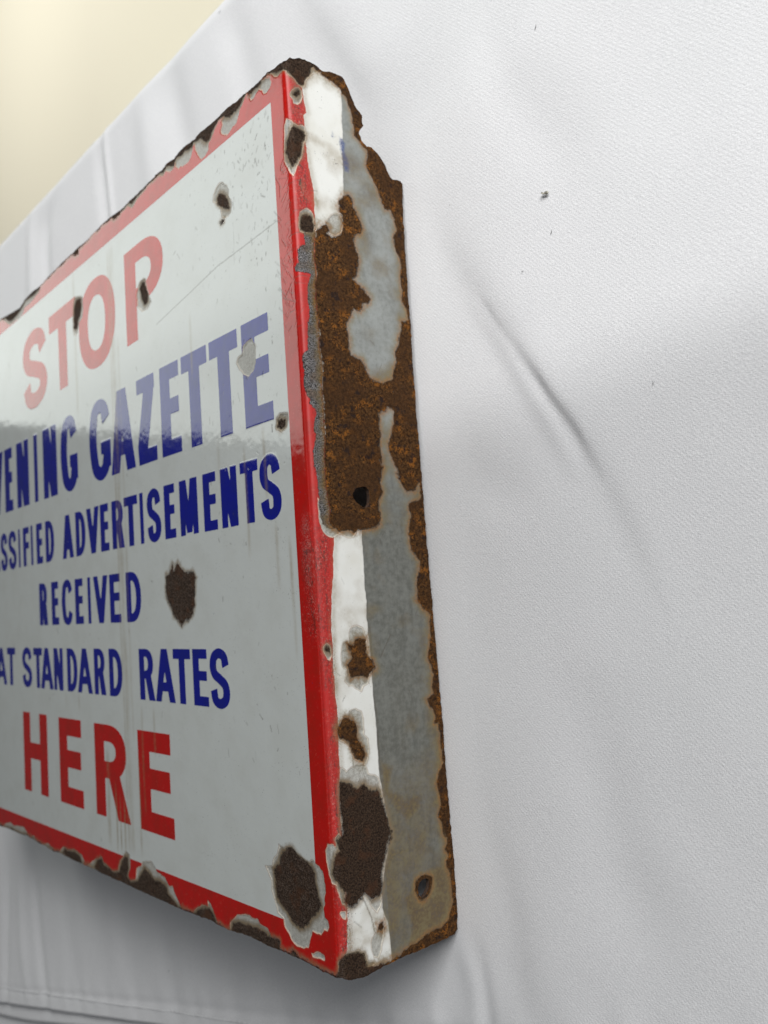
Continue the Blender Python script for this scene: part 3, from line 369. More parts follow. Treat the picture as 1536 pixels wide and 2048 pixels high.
def glyph(ch, w, h, a, b):
    u = []; hole = []
    mid = .53*h
    if ch == 'I': u = [rect(0, 0, w, h)]
    elif ch in 'EF':
        u = [rect(0, 0, a, h), rect(0, h-b, w*.97, h), rect(0, mid-b*.5, w*.93, mid+b*.5)]
        if ch == 'E': u.append(rect(0, 0, w, b))
    elif ch == 'L': u = [rect(0, 0, a, h), rect(0, 0, w, b)]
    elif ch == 'T': u = [rect(0, h-b*1.08, w, h), rect(w/2-a/2, 0, w/2+a/2, h)]
    elif ch == 'H': u = [rect(0, 0, a, h), rect(w-a, 0, w, h), rect(0, .52*h-b*.5, w, .52*h+b*.5)]
    elif ch == 'N': u = [rect(0, 0, a*.86, h), rect(w-a*.86, 0, w, h), [(0, h), (a*1.1, h), (w, 0), (w-a*1.1, 0)]]
    elif ch == 'M': u = [rect(0, 0, a*.82, h), rect(w-a*.82, 0, w, h), [(0, h), (a*1.12, h), (w*.5+a*.42, .04*h), (w*.5-a*.42, .04*h)], [(w, h), (w-a*1.12, h), (w*.5-a*.42, .04*h), (w*.5+a*.42, .04*h)]]
    elif ch in 'VA':
        p = [[(0, h), (a*1.05, h), (w*.5+a*.55, 0), (w*.5-a*.55, 0)], [(w, h), (w-a*1.05, h), (w*.5-a*.55, 0), (w*.5+a*.55, 0)]]
        if ch == 'A': u = [[(x, h-y) for x, y in q] for q in p]+[rect(w*.2, .2*h, w*.8, .2*h+b)]
        else: u = p
    elif ch == 'Z': u = [rect(w*.02, h-b, w*.96, h), rect(w*.04, 0, w, b), [(w*.96, h-b*.2), (w*.96-a*.15, h-b*1.4), (a*1.12, b), (w*.04, 0), (w*.0, b*1.3), (w*.96-a*1.25, h-b)]]
    elif ch == 'D':
        u = [[(0, 0)]+arcpts(w*.34, h/2, w*.66, h/2, -90, 90)+[(0, h)]]
        hole = [[(a, b)]+arcpts(max(w*.34, a), h/2, w-a-max(w*.34, a), h/2-b, -90, 90)+[(a, h-b)]]
    elif ch in 'PR':
        lo = .36*h if ch == 'P' else .42*h; ry = (h-lo)/2; cy = (h+lo)/2; ww = w if ch == 'P' else w*.93
        u = [rect(0, 0, a, h), [(0, lo)]+arcpts(ww*.45, cy, ww*.55, ry, -90, 90)+[(0, h)]]
        hole = [[(a, lo+b*.9)]+arcpts(max(ww*.45, a), cy, ww-a-max(ww*.45, a), ry-b*.9, -90, 90)+[(a, h-b*.9)]]
        if ch == 'R': u.append([(w*.36, lo+b*.5), (w*.36+a*1.15, lo+b*.5), (w, 0), (w-a*1.18, 0)])
    elif ch == 'O':
        u = [arcpts(w/2, h/2, w/2, h/2, 0, 360, 40)]; hole = [arcpts(w/2, h/2, w/2-a, h/2-b, 0, 360, 40)]
    elif ch == 'S': u = [stroke([(1.0, .745), (.87, .93), (.5, 1.0), (.12, .92), (0, .745), (.13, .585), (.5, .49), (.87, .385), (1, .235), (.87, .07), (.48, 0), (.12, .07), (0.0, .27)], w, h, a, b)]
    elif ch == 'C': u = [stroke([(1, .76), (.83, .945), (.5, 1), (.15, .9), (0, .6), (0, .4), (.15, .1), (.5, 0), (.83, .055), (1, .24)], w, h, a, b)]
    elif ch == 'G': u = [stroke([(1, .77), (.83, .945), (.5, 1), (.15, .9), (0, .62), (0, .38), (.15, .1), (.5, 0), (.83, .06), (1, .22)], w, h, a, b), rect(w-a, .14*h, w, .47*h), rect(.54*w, .47*h-b*.95, w, .47*h)]
    return u, hole

# ---------------------------------------------------------------- the sign: one bent sheet, sampled as a fine grid and then taken apart into its pieces
HT = 300.0; RB = 2.2; BASE = -50.4
def sheet_pos(s, h):
    """unwrapped distance s (face negative, flange positive) and height above the sheet -> x, z, nx, nz in mm"""
    a = np.clip((s+RB)/(2*RB), 0, 1)*math.pi/2
    nx = np.sin(a); nz = np.cos(a)
    x = np.where(s <= -RB, s, np.where(s >= RB, 0.0, -RB+RB*nx)); z = np.where(s <= -RB, 0.0, np.where(s >= RB, -s, -RB+RB*nz))
    return x+h*nx, z+h*nz, nx, nz

def make_mesh(name, verts, quads, mat, parent, normals=None, attrs=None, loc0=(0, 0, 0)):
    me = bpy.data.meshes.new(name)
    me.vertices.add(len(verts)); me.vertices.foreach_set('co', np.asarray(verts, np.float32).ravel())
    n = len(quads); k = quads.shape[1]
    me.loops.add(n*k); me.loops.foreach_set('vertex_index', quads.astype(np.int32).ravel())
    me.polygons.add(n); me.polygons.foreach_set('loop_start', np.arange(0, n*k, k, dtype=np.int32))
    me.polygons.foreach_set('use_smooth', np.ones(n, bool))
    if attrs:
        for kx, v in attrs.items():
            at = me.attributes.new(kx, 'FLOAT', 'POINT'); at.data.foreach_set('value', v.astype(np.float32))
    me.update(calc_edges=True); me.validate()
    if normals is not None: me.normals_split_custom_set_from_vertices(normals.tolist())
    me.materials.append(mat)
    o = bpy.data.objects.new(name, me); COL.objects.link(o)
    if parent: o.parent = parent
    return o

def build_sign():
    root = bpy.data.objects.new('enamel_sign', None); COL.objects.link(root); root.location = (0, .15, BASE*MM)
    tag(root, 'chipped rusty enamel sign with red border, lettered STOP EVENING GAZETTE, lying on the white cloth', 'sign')
    off = np.array([0, 150.0, BASE])
    M_en = enamel_material(); M_st = steel_material()
    s = np.concatenate([np.arange(-383, -322, 3.0), np.arange(-322, -150, 0.62), np.arange(-150, -RB-.3, 0.45), np.linspace(-RB, RB, 13), np.arange(RB+.3, 53.5, 0.3)])
    tt = np.arange(-2.4, 303.6, 0.33)
    S, T = np.meshgrid(s, tt, indexing='ij'); ns, nt = S.shape
    bend = np.exp(-((S-0)/10.)**2)
    wx = fbm(S, T, 5.0, 3, 0); wy = fbm(S, T, 5.0, 3, 3); wf = fbm(S, T, 1.4, 2, 1); wg = fbm(S, T, 1.4, 2, 4)
    def paint(arr, pts, warp=0.7, f=1.0, pad=6.0):
        p = np.array(pts); i0, i1 = np.searchsorted(s, [p[:, 0].min()-pad, p[:, 0].max()+pad]); j0, j1 = np.searchsorted(tt, [p[:, 1].min()-pad, p[:, 1].max()+pad])
        if i1 <= i0 or j1 <= j0: return None
        sl = (slice(i0, i1), slice(j0, j1))
        d = sdf(S[sl]+warp*(wx[sl]+.45*wf[sl]), T[sl]+warp*(wy[sl]+.45*wg[sl]), pts)*f
        arr[sl] = np.maximum(arr[sl], d); return sl, d
    neg = lambda: np.full(S.shape, -6.0)
    A = {k: neg() for k in ('chip', 'rustd', 'rustw', 'bare', 'red', 'blue', 'grey', 'smear')}
    for k in ('stain', 'scr', 'speck', 'worn', 'dirt'): A[k] = np.zeros(S.shape)
    # part index grid: 0 panel 1 border 2 white strip 3 grey strip, then letters, then damage
    names = [('face_panel', None), ('red_border', None), ('white_strip', 'white enamel strip of the flange'), ('grey_strip', 'grey ground coat of the flange')]
    pid = np.zeros(S.shape, np.int32)
    # layout of border, flange strips
    br_, it, ib = 10.35, 10.5, 11.5
    re_ = np.array(sorted(D['redend'], key=lambda q: q[1])); ge = np.array(sorted(D['grey'], key=lambda q: q[1]))
    redw = np.interp(T, re_[:, 1], re_[:, 0])+.25*wf+.2*wx; greyw = np.interp(T, ge[:, 1], ge[:, 0])+.14*wf+.3*wx-2.6*sstep(186, 192, T)*sstep(250, 244, T)
    inner = np.minimum(np.minimum(-br_-S, S+380-br_), np.minimum(HT-it-T, T-ib))    # rounded inner corner
    A['red'] = np.clip(np.where(S <= 0, -inner+.04*wf, redw-S), -6, 6)
    A['grey'] = np.clip(S-greyw, -6, 6)
    pid[A['red'] > 0] = 1; pid[(S > 0) & (A['red'] <= 0)] = 2; pid[(A['grey'] > 0) & (S > 5)] = 3
    pid[(pid == 2) & (T < 215)] = 3; pid[(pid == 3) & (S < greyw) & (T < 150)] = 4; names.append(('white_strip', 'white enamel strip of the flange, lower stretch'))
    # letters
    L = list(D['L'])+[['E', 'blue', -355.0, -338.0, 182.6, 182.5, 219.4, 219.3], ['V', 'blue', -334.5, -309.0, 182.4, 182.2, 219.2, 219.1],
        ['C', 'blue', -362.0, -350.0, 149.3, 149.2, 170.5, 170.5], ['L', 'blue', -347.0, -338.0, 149.1, 149.0, 170.4, 170.4], ['A', 'blue', -335.5, -319.0, 149.0, 148.9, 170.3, 170.2], ['A', 'blue', -332.0, -311.5, 83.0, 82.8, 104.1, 103.9]]
    for ch, colr, xl, xr, bl, brr, tl, trr in L:
        w_, h_ = xr-xl, (tl+trr-bl-brr)/2
        if colr == 'red': a_, b_ = .268*h_, .203*h_
        else: a_, b_ = .232*h_, .172*h_
        if ch == 'I': a_ = w_
        over = .015*h_ if ch in 'OSCG' else 0
        u, hole = glyph(ch, w_, h_+2*over, a_, b_)
        i0, i1 = np.searchsorted(s, [xl-2.5, xr+2.5]); j0, j1 = np.searchsorted(tt, [min(bl, brr)-3, max(tl, trr)+3]); sl = (slice(i0, i1), slice(j0, j1))
        X = S[sl]-xl; lowy = bl+(brr-bl)*X/w_; Y = T[sl]-lowy+over
        X = X+.05*wf[sl]; Y = Y+.05*wg[sl]
        d = np.max([sdf(X, Y, q) for q in u], axis=0)
        for q in hole: d = np.minimum(d, -sdf(X, Y, q))
        d = np.clip(d, -2.4, 6)
        k = 'red' if colr == 'red' else 'blue'
        A[k][sl] = np.maximum(A[k][sl], d)
        pp = pid[sl]; pp[d > 0] = len(names)
        names.append(('letter', '%s letter %s' % (colr, ch)))
    # damage: chips, bare steel, rust
    def dmg(arr, key, pts, nm, warp, lab=None, off_=0.0):
        r = paint(arr, pts, warp)
        if r is None: return
        sl, d = r; pp = pid[sl]; pp[d+off_ > 0] = len(names); names.append((nm, lab))
    for k, p in D['C'].items(): dmg(A['chip'], k, p, 'enamel_chip', .55)
    for k, p in D['B'].items(): dmg(A['bare'], k, p, 'bare_edge', .6, 'strip of bare grey steel along the bend')
    for k, p in D['W'].items(): dmg(A['rustw'], k, p, 'rust_patch', .9)
    for k, p in D['R'].items(): dmg(A['rustd'], k, p, 'rust_patch', 1.3 if k == 'spot' else .7)
    for k, p in D['BL'].items(): paint(A['smear'], p, .3)
    # slim rust along every cut edge
    edge = -seg_dist(S[:, :], T[:, :], D['outline']) if False else None
    # stains
    for k, p in D['S'].items():
        tmp = neg(); r = paint(tmp, p, 1.0)
        if r: A['stain'][r[0]] = np.maximum(A['stain'][r[0]], sstep(-2.0, 2.2, r[1])*{'smudge': 0.0, 'E': .8, 'mid': .95, 'br': 1.1}.get(k, .7))
        if r and k == 'smudge': A['dirt'][r[0]] = np.maximum(A['dirt'][r[0]], sstep(-2.5, 2.0, r[1])); A['scr'][r[0]] = np.maximum(A['scr'][r[0]], .55*sstep(-2.5, 2.5, r[1]))
    low = (S > 20)*np.clip(.75*sstep(95, 25, T+22*fbm(S, T, 24, 3, 1))*(.55+.8*fbm(S, T, 11, 3, 4))+.55*sstep(9, 2, 50-S+5*wx), 0, 1)
    A['stain'] = np.maximum(A['stain'], low)
    tmp = neg(); r = paint(tmp, D['K'], 2.2); A['speck'][r[0]] = sstep(-1.5, 3.0, r[1])*np.clip(.5+1.1*fbm(S[r[0]], T[r[0]], 5, 2, 2), 0, 1)
    rs = np.random.RandomState(5)
    def streak(x, y0, y1, wd, amt, wob=1.0):
        i0, i1 = np.searchsorted(s, [x-5*wd-3, x+5*wd+3]); j0, j1 = np.searchsorted(tt, [y0, y1]); sl = (slice(i0, i1), slice(j0, j1))
        xx = x+wob*_N[2](T[sl]/25.0+x, T[sl]*0)-.5*wob
        v = min(1, amt*1.7)*np.exp(-((S[sl]-xx)/wd)**2)*sstep(y0, y0+8, T[sl])*sstep(y1, y1-8, T[sl])*(.35+.65*_N[3](S[sl]/1.2, T[sl]/14.0))
        A['stain'][sl] = np.maximum(A['stain'][sl], v)
    streak(-148.5, 12, 290, 2.6, .36); streak(-151.5, 12, 288, .8, .42); streak(-143, 60, 245, 1.2, .25)
    streak(-193, 214, 292, 1.6, .34); streak(-172, 12, 60, 1.5, .6); streak(-164, 10, 45, .8, .6); streak(-160, 10, 40, .7, .75); streak(-155.5, 10, 40, .9, .7)
    for x, y0, y1 in ((-204, 70, 84), (-221, 72, 84), (-134, 30, 80), (-122, 55, 80), (-139, 12, 60), (-40, 130, 176), (-27, 150, 182), (-22, 118, 146), (-14, 95, 140), (-75, 205, 235), (-58, 160, 182)):
        streak(x, y0, y1, .9, .4)
    def scratch(pts, wd, amt):
        p = np.array(pts); i0, i1 = np.searchsorted(s, [p[:, 0].min()-1.5, p[:, 0].max()+1.5]); j0, j1 = np.searchsorted(tt, [p[:, 1].min()-1.5, p[:, 1].max()+1.5]); sl = (slice(i0, i1), slice(j0, j1))
        if i1 <= i0 or j1 <= j0: return
        A['scr'][sl] = np.maximum(A['scr'][sl], amt*sstep(wd, wd*.25, seg_dist(S[sl], T[sl], pts, False)))
    scratch([(-104, 237), (-76, 241), (-52, 244.5), (-30, 245.5), (-12, 246.5)], .42, .55)
    scratch([(-40, 241), (-39, 255)], .3, .35)
    for i in range(300):                                   # knocks and nicks, thickest in the upper right corner of the face
        if i < 170: x = -abs(rs.normal(0, 26))-12; y = 288-abs(rs.normal(0, 34))
        elif i < 230: x = -12-rs.rand()*60; y = 60+rs.rand()*150
        else: x = -12-rs.rand()*290; y = 14+rs.rand()*270
        a = rs.normal(1.7, .7); l = abs(rs.normal(0, 1.0))+.3
        scratch([(x, y), (x+l*math.cos(a), y+l*math.sin(a)*1.3)], .34, rs.rand()*.65+.1)
    for i in range(85):                                    # crossing scratches on the red border near the bend
        x = -9+rs.rand()*8; y = 205+rs.rand()*60; a = rs.choice([.5, 2.3])+rs.normal(0, .35); l = 2+rs.rand()*6
        scratch([(x, y), (x+l*math.cos(a), y+l*math.sin(a))], .26, rs.rand()*.5+.2)
    for i in range(80):
        x = 6+rs.rand()*42; y = 6+rs.rand()*285; a = rs.normal(1.5, .8); l = abs(rs.normal(0, 1.6))+.2
        scratch([(x, y), (x+l*math.cos(a), y+l*math.sin(a))], .3, rs.rand()*.6+.1)
    A['stain'] = np.maximum(A['stain'], (S > 3)*(.75*np.exp(-((S-redw-.6)/1.3)**2)*(.4+.6*_N[1](S/1.5, T/6.0))+1.0*np.clip(fbm(S, T, 9, 3, 4)-.10, 0, 1)+.5*np.exp(-((greyw-S)/.7)**2)*_N[2](S/2.0, T/5.0)*(A['grey'] < 0)))
    for p in ([(20.2, 106), (20.4, 95)], [(20.0, 84), (20.9, 76), (20.6, 66), (21, 58)], [(9, 99), (16, 100)], [(10, 22), (13, 15), (14, 10)], [(24, 96), (29, 103)], [(9.5, 60), (10, 72), (9.5, 80)]): scratch(p, .4, .75)
    # wear on the red border beside the bend
    A['worn'] = np.clip(np.exp(-((S-1.6)/2.6)**2)*(.55+.6*fbm(S, T, 9, 2, 2))*sstep(150, 128, T)+np.exp(-((S-3.6)/2.8)**2)*sstep(235, 262, T)*.9
        + .65*np.exp(-((S+4)/3.5)**2)*sstep(150, 132, T)*sstep(98, 112, T)*(1+fbm(S, T, 5, 2, 1))+.75*np.exp(-((S-4)/1.6)**2)*(.6+fbm(S, T, 12, 2, 5)), 0, 1)
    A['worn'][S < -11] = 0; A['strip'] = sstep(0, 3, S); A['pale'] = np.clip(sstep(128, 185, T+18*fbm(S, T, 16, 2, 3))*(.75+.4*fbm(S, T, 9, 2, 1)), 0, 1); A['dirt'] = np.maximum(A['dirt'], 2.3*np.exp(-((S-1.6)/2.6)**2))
    # outline
    so = np.full(S.shape, 6.0)
    near = (T < 7) | (T > 293) | (S > 20) | (S < -374)
    ii = np.where(near)
    so[ii] = sdf(S[ii]+.25*wf[ii]+.12*wg[ii], T[ii]+.22*wg[ii], D['outline'])
    for h in D['H']:
        p = np.array(h); i0, i1 = np.searchsorted(s, [p[:, 0].min()-3, p[:, 0].max()+3]); j0, j1 = np.searchsorted(tt, [p[:, 1].min()-3, p[:, 1].max()+3]); sl = (slice(i0, i1), slice(j0, j1))
        so[sl] = np.minimum(so[sl], -sdf(S[sl], T[sl], h))
    # rust creeping in from the raw edges
    creep = 1.2-so+.9*wx+.5*wf
    A['rustd'] = np.maximum(A['rustd'], np.where(S < 0, creep-.75-.9*sstep(-30, -200, S)*0, -6))
    A['rustw'] = np.maximum(A['rustw'], np.where(S >= 0, creep-.1, -6))
    A['stain'] = np.maximum(A['stain'], np.clip(.75*sstep(4.0, .2, so+1.3*wx), 0, 1)*np.where(S > 3, 1, 0))
    # relief: enamel thickness lost in chips, rust scale heaped up, letters fired on top, dents in the sheet
    rough = fbm(S, T, 1.6, 3, 2)
    hgt = -.28*sstep(-.1, .5, A['chip'])*(1-sstep(0, .6, np.maximum(A['rustw'], A['rustd']))*.4)
    rr = np.maximum(np.maximum(A['rustw'], A['rustd']), A['bare'])
    hgt = hgt+sstep(-.2, .5, rr)*(-.12+.22*rough+.16*fbm(S, T, 6, 2, 5))
    hgt = hgt+.035*sstep(-.15, .15, A['blue'])+np.where(S < 0, .035*sstep(-.15, .15, A['red']), 0)
    hgt = hgt+.22*fbm(S, T, 70, 2, 1)*np.where(S < 0, 1, .8)*.5+.10*sstep(.15, -.35, A['grey'])*sstep(5, 8, S)*(A['red'] < 0)
    hgt = hgt-.16*np.exp(-((S+1.2)/.7)**2)*sstep(300, 285, T)       # shallow groove where the border meets the bend
    # pull the vertices just outside the outline onto it
    gs = np.gradient(so, s, axis=0); gt = np.gradient(so, tt, axis=1); gl = np.sqrt(gs*gs+gt*gt)+1e-6
    ins = so > 0; any_ = np.zeros(S.shape, bool)
    q_in = ins[:-1, :-1] | ins[1:, :-1] | ins[1:, 1:] | ins[:-1, 1:]
    mv = np.where(so < 0, np.clip(-so, 0, .6), 0)
    S2 = S+mv*gs/gl; T2 = T+mv*gt/gl
    x, z, nx, nz = sheet_pos(S2, hgt)
    pos = np.stack([x, T2, z], -1)
    d1 = np.gradient(pos, axis=0); d2 = np.gradient(pos, axis=1); nor = np.cross(d1, d2); nor /= np.linalg.norm(nor, axis=-1, keepdims=True)+1e-12
    idx = np.arange(ns*nt).reshape(ns, nt)
    qi, qj = np.where(q_in)
    quads = np.stack([idx[qi, qj], idx[qi+1, qj], idx[qi+1, qj+1], idx[qi, qj+1]], 1)
    qp = pid[qi, qj]
    flat = (pos.reshape(-1, 3)-off)*MM; nflat = nor.reshape(-1, 3)
    af = {k: v.reshape(-1) for k, v in A.items()}
    objs = {}
    for k, (nm, lab) in enumerate(names):
        qs = quads[qp == k]
        if len(qs) < 6:
            if len(qs): quads = quads
            continue
        us, inv = np.unique(qs, return_inverse=True)
        par = objs.get(0) if nm == 'letter' else root
        o = make_mesh(nm, flat[us], inv.reshape(-1, 4), M_en, par, nflat[us], {a: v[us] for a, v in af.items()})
        if lab: o['label'] = lab
        objs[k] = o
    # the raw cut edge of the sheet (1.5 mm steel) and its back
    e = np.concatenate([quads[:, [0, 1]], quads[:, [1, 2]], quads[:, [2, 3]], quads[:, [3, 0]]])
    key = np.sort(e, 1); kk = key[:, 0].astype(np.int64)*ns*nt+key[:, 1]
    _, first, cnt = np.unique(kk, return_index=True, return_counts=True); be = e[first[cnt == 1]]
    us, inv = np.unique(be, return_inverse=True); inv = inv.reshape(-1, 2); n = len(us)
    nn = np.stack([nx.reshape(-1)[us], np.zeros(n), nz.reshape(-1)[us]], 1)
    f0 = flat[us]; f1 = f0-nn*1.5*MM
    f0 = f0+nn*.0*MM
    make_mesh('raw_edge', np.concatenate([f0, f1]), np.stack([inv[:, 1], inv[:, 0], inv[:, 0]+n, inv[:, 1]+n], 1), M_st, root)
    st = 4; ci = np.unique(np.concatenate([np.arange(0, ns, st), np.where(np.abs(s) <= RB+.5)[0], [ns-1]])); cj = np.unique(np.concatenate([np.arange(0, nt, st), [nt-1]]))
    sub = np.ix_(ci, cj); bs = so[sub]; bx, bz, _, _ = sheet_pos(S2[sub], -1.5)
    bp = (np.stack([bx, T2[sub], bz], -1).reshape(-1, 3)-off)*MM; bi = np.arange(bs.size).reshape(bs.shape)
    ok = (bs[:-1, :-1] > 0) & (bs[1:, :-1] > 0) & (bs[1:, 1:] > 0) & (bs[:-1, 1:] > 0); a_, b_ = np.where(ok)
    make_mesh('sheet_back', bp, np.stack([bi[a_, b_], bi[a_, b_+1], bi[a_+1, b_+1], bi[a_+1, b_]], 1), M_st, root)
    # the return on the far end that carries the sign level
    v = np.array([(-380, 1, -1.6), (-380, 299, -1.6), (-380, 299, -49.6), (-380, 1, -49.6), (-378.5, 1, -1.6), (-378.5, 299, -1.6), (-378.5, 299, -49.6), (-378.5, 1, -49.6)], float)
    make_mesh('end_return', (v-off)*MM, np.array([(0, 3, 2, 1), (4, 5, 6, 7), (0, 1, 5, 4), (2, 3, 7, 6), (1, 2, 6, 5), (3, 0, 4, 7)]), M_st, root).data.polygons.foreach_set('use_smooth', [False]*6)
    return root
build_sign()

# ---------------------------------------------------------------- the cloth
def cloth_material():
    t = NT('white_cotton'); P = t.n('ShaderNodeTexCoord').outputs['Object']
    def stretched(ang, sx, sy, scale):
        mp = t.n('ShaderNodeMapping'); t.put(mp.inputs[0], P); mp.inputs['Rotation'].default_value = (0, 0, ang); mp.inputs['Scale'].default_value = (sx, sy, 1)
        return t.noise(mp.outputs[0], scale, 2, .6)
    w1 = stretched(.03, 1, .3, 3600); w2 = stretched(.03, .3, 1, 3600)
    wv = t.n('ShaderNodeTexWave', wave_type='BANDS', bands_direction='DIAGONAL'); t.put(wv.inputs['Vector'], P); wv.inputs['Scale'].default_value = 420; wv.inputs['Distortion'].default_value = 1.2; wv.inputs['Detail'].default_value = 1
    weave = t.math('ADD', t.math('ADD', w1, w2), t.math('MULTIPLY', wv.outputs['Fac'], .12))
    c = t.mix(t.ss(weave, .75, 1.45), (0.68, 0.68, 0.695), (0.80, 0.80, 0.81))
    c = t.mix(t.math('MULTIPLY', t.ss(t.noise(P, 9, 3), .4, .7), .25), c, (0.70, 0.715, 0.72))
    fb = t.noise(P, 420, 2)
    c = t.mix(t.ss(fb, .80, .83), c, (0.3, 0.3, 0.3))
    t.put(t.p.inputs['Base Color'], c); t.p.inputs['Roughness'].default_value = .85; t.p.inputs['Specular IOR Level'].default_value = .2
    t.p.inputs['Sheen Weight'].default_value = .15; t.p.inputs['Sheen Roughness'].default_value = .4
    b = t.n('ShaderNodeBump'); b.inputs['Strength'].default_value = .6; b.inputs['Distance'].default_value = .00016
    t.put(b.inputs['Height'], t.math('ADD', weave, t.math('MULTIPLY', t.noise(P, 160, 3), .25))); t.put(t.p.inputs['Normal'], b.outputs[0])
    return t.m
YE = 421.0
def folds(X, Y):
    z = .9*fbm(X, Y, 130, 2, 0)+.35*fbm(X, Y, 38, 2, 3)
    d = np.abs(Y-178-.012*X+2.0*fbm(X, Y*0, 60, 2, 1)); z = z+(1.6*np.exp(-np.sqrt(d*d+60)/105))*sstep(-60, 45, X)
    def ridge(pts, amp, wd, side=0.0, fade=25):
        nonlocal z
        p = np.array(pts, float); n = len(p)
        q = np.array(catmull([tuple(a) for a in p], 5)); d = seg_dist(X, Y, [tuple(a) for a in q], False)
        ax = p[-1]-p[0]; u = ((X-p[0, 0])*ax[0]+(Y-p[0, 1])*ax[1])/(ax@ax)
        g = np.exp(-(d/wd)**2)*sstep(-.25, .35, u)*sstep(1.25, .65, u)
        z = z+amp*g
    def step(pts, amp, wd, decay=45.0):
        nonlocal z
        p = np.array(pts, float); q = np.array(catmull([tuple(a) for a in p], 5)); d = seg_dist(X, Y, [tuple(a) for a in q], False)
        ax = p[-1]-p[0]; u = ((X-p[0, 0])*ax[0]+(Y-p[0, 1])*ax[1])/(ax@ax)
        # side of the polyline, from the nearest point's tangent
        best = np.full(X.shape, 1e12); sg = np.ones(X.shape)
        for i in range(len(q)-1):
            e = q[i+1]-q[i]; L = e@e+1e-9; t_ = np.clip(((X-q[i, 0])*e[0]+(Y-q[i, 1])*e[1])/L, 0, 1)
            dd = (X-q[i, 0]-t_*e[0])**2+(Y-q[i, 1]-t_*e[1])**2; cr = -(e[0]*(Y-q[i, 1])-e[1]*(X-q[i, 0])); k_ = dd < best
            sg = np.where(k_, -np.sign(cr), sg); best = np.minimum(best, dd)
        sd = d*sg
        z = z+.5*amp*np.tanh(sd/wd)*np.exp(-d/decay)*sstep(-.2, .3, u)*sstep(1.2, .7, u)
    step([(-60, 390), (-43, 358), (-26, 329), (-10, 300), (5, 272), (11, 252), (22, 233), (34, 215)], 3.0, 9); step([(5, 272), (11, 252), (22, 233), (34, 215), (46, 198), (56, 183)], 1.7, 6.5)
    step([(36, 213), (46, 198), (56, 183), (62, 173), (69, 163)], .8, 2.6); step([(50, 192), (57, 181), (62, 173), (69, 163), (75, 151)], 1.0, 1.3, 30); ridge([(30, 214), (43, 196), (53, 178), (60, 166), (68, 150)], .55, 3.6); step([(66, 166), (76, 150), (84, 134), (92, 112)], .8, 4)
    ridge([(46, 310), (51, 285), (62, 262), (74, 244)], -.6, 11)
    ridge([(15, 172), (25, 153), (46, 142)], -.5, 9)
    ridge([(-1, 8), (2, -5), (5, -14), (6, -24), (6, -44)], .9, 5.0); step([(8, 14), (11, -6), (13, -20), (14, -45)], 1.9, 3.2); step([(8, 80), (14, 46), (23, 27), (29, 6), (33, -30)], 2.6, 8); ridge([(60, 80), (66, 50), (72, 26), (80, 4)], -.7, 13)
    ridge([(-426, -45), (-422, -85), (-412, -140)], -2.2, 8); ridge([(-482, -50), (-490, -100), (-497, -160)], -2.0, 7); ridge([(-455, -50), (-455, -90), (-450, -140)], 1.6, 9); ridge([(-370, -40), (-364, -80), (-352, -125)], -1.0, 12)
    ridge([(-300, -40), (-292, -70), (-282, -110)], .8, 13); ridge([(-235, -30), (-226, -60), (-215, -100)], -.9, 12); ridge([(-150, -30), (-138, -50), (-130, -80)], .8, 12)
    ridge([(-266, 440), (-260, 383), (-254, 330)], 1.5, 3.2); ridge([(-276, 440), (-270, 383), (-263, 330)], -1.6, 7); ridge([(-352, 415), (-370, 383), (-368, 330)], -2.6, 9); ridge([(-392, 415), (-396, 383), (-398, 330)], 2.2, 9)
    ridge([(-184, 430), (-172, 379), (-160, 340)], -2.0, 13); ridge([(-120, 420), (-104, 370), (-96, 330)], -1.4, 12); ridge([(-215, 425), (-206, 380), (-200, 335)], 1.6, 12)
    return z*(1-.8*sstep(385, 425, Y))+.8*fbm(X, Y*0, 160, 2, 2)*sstep(360, 420, Y)
def e1(x): return -105.4+.234*(x+262.9)
M_cl = cloth_material()
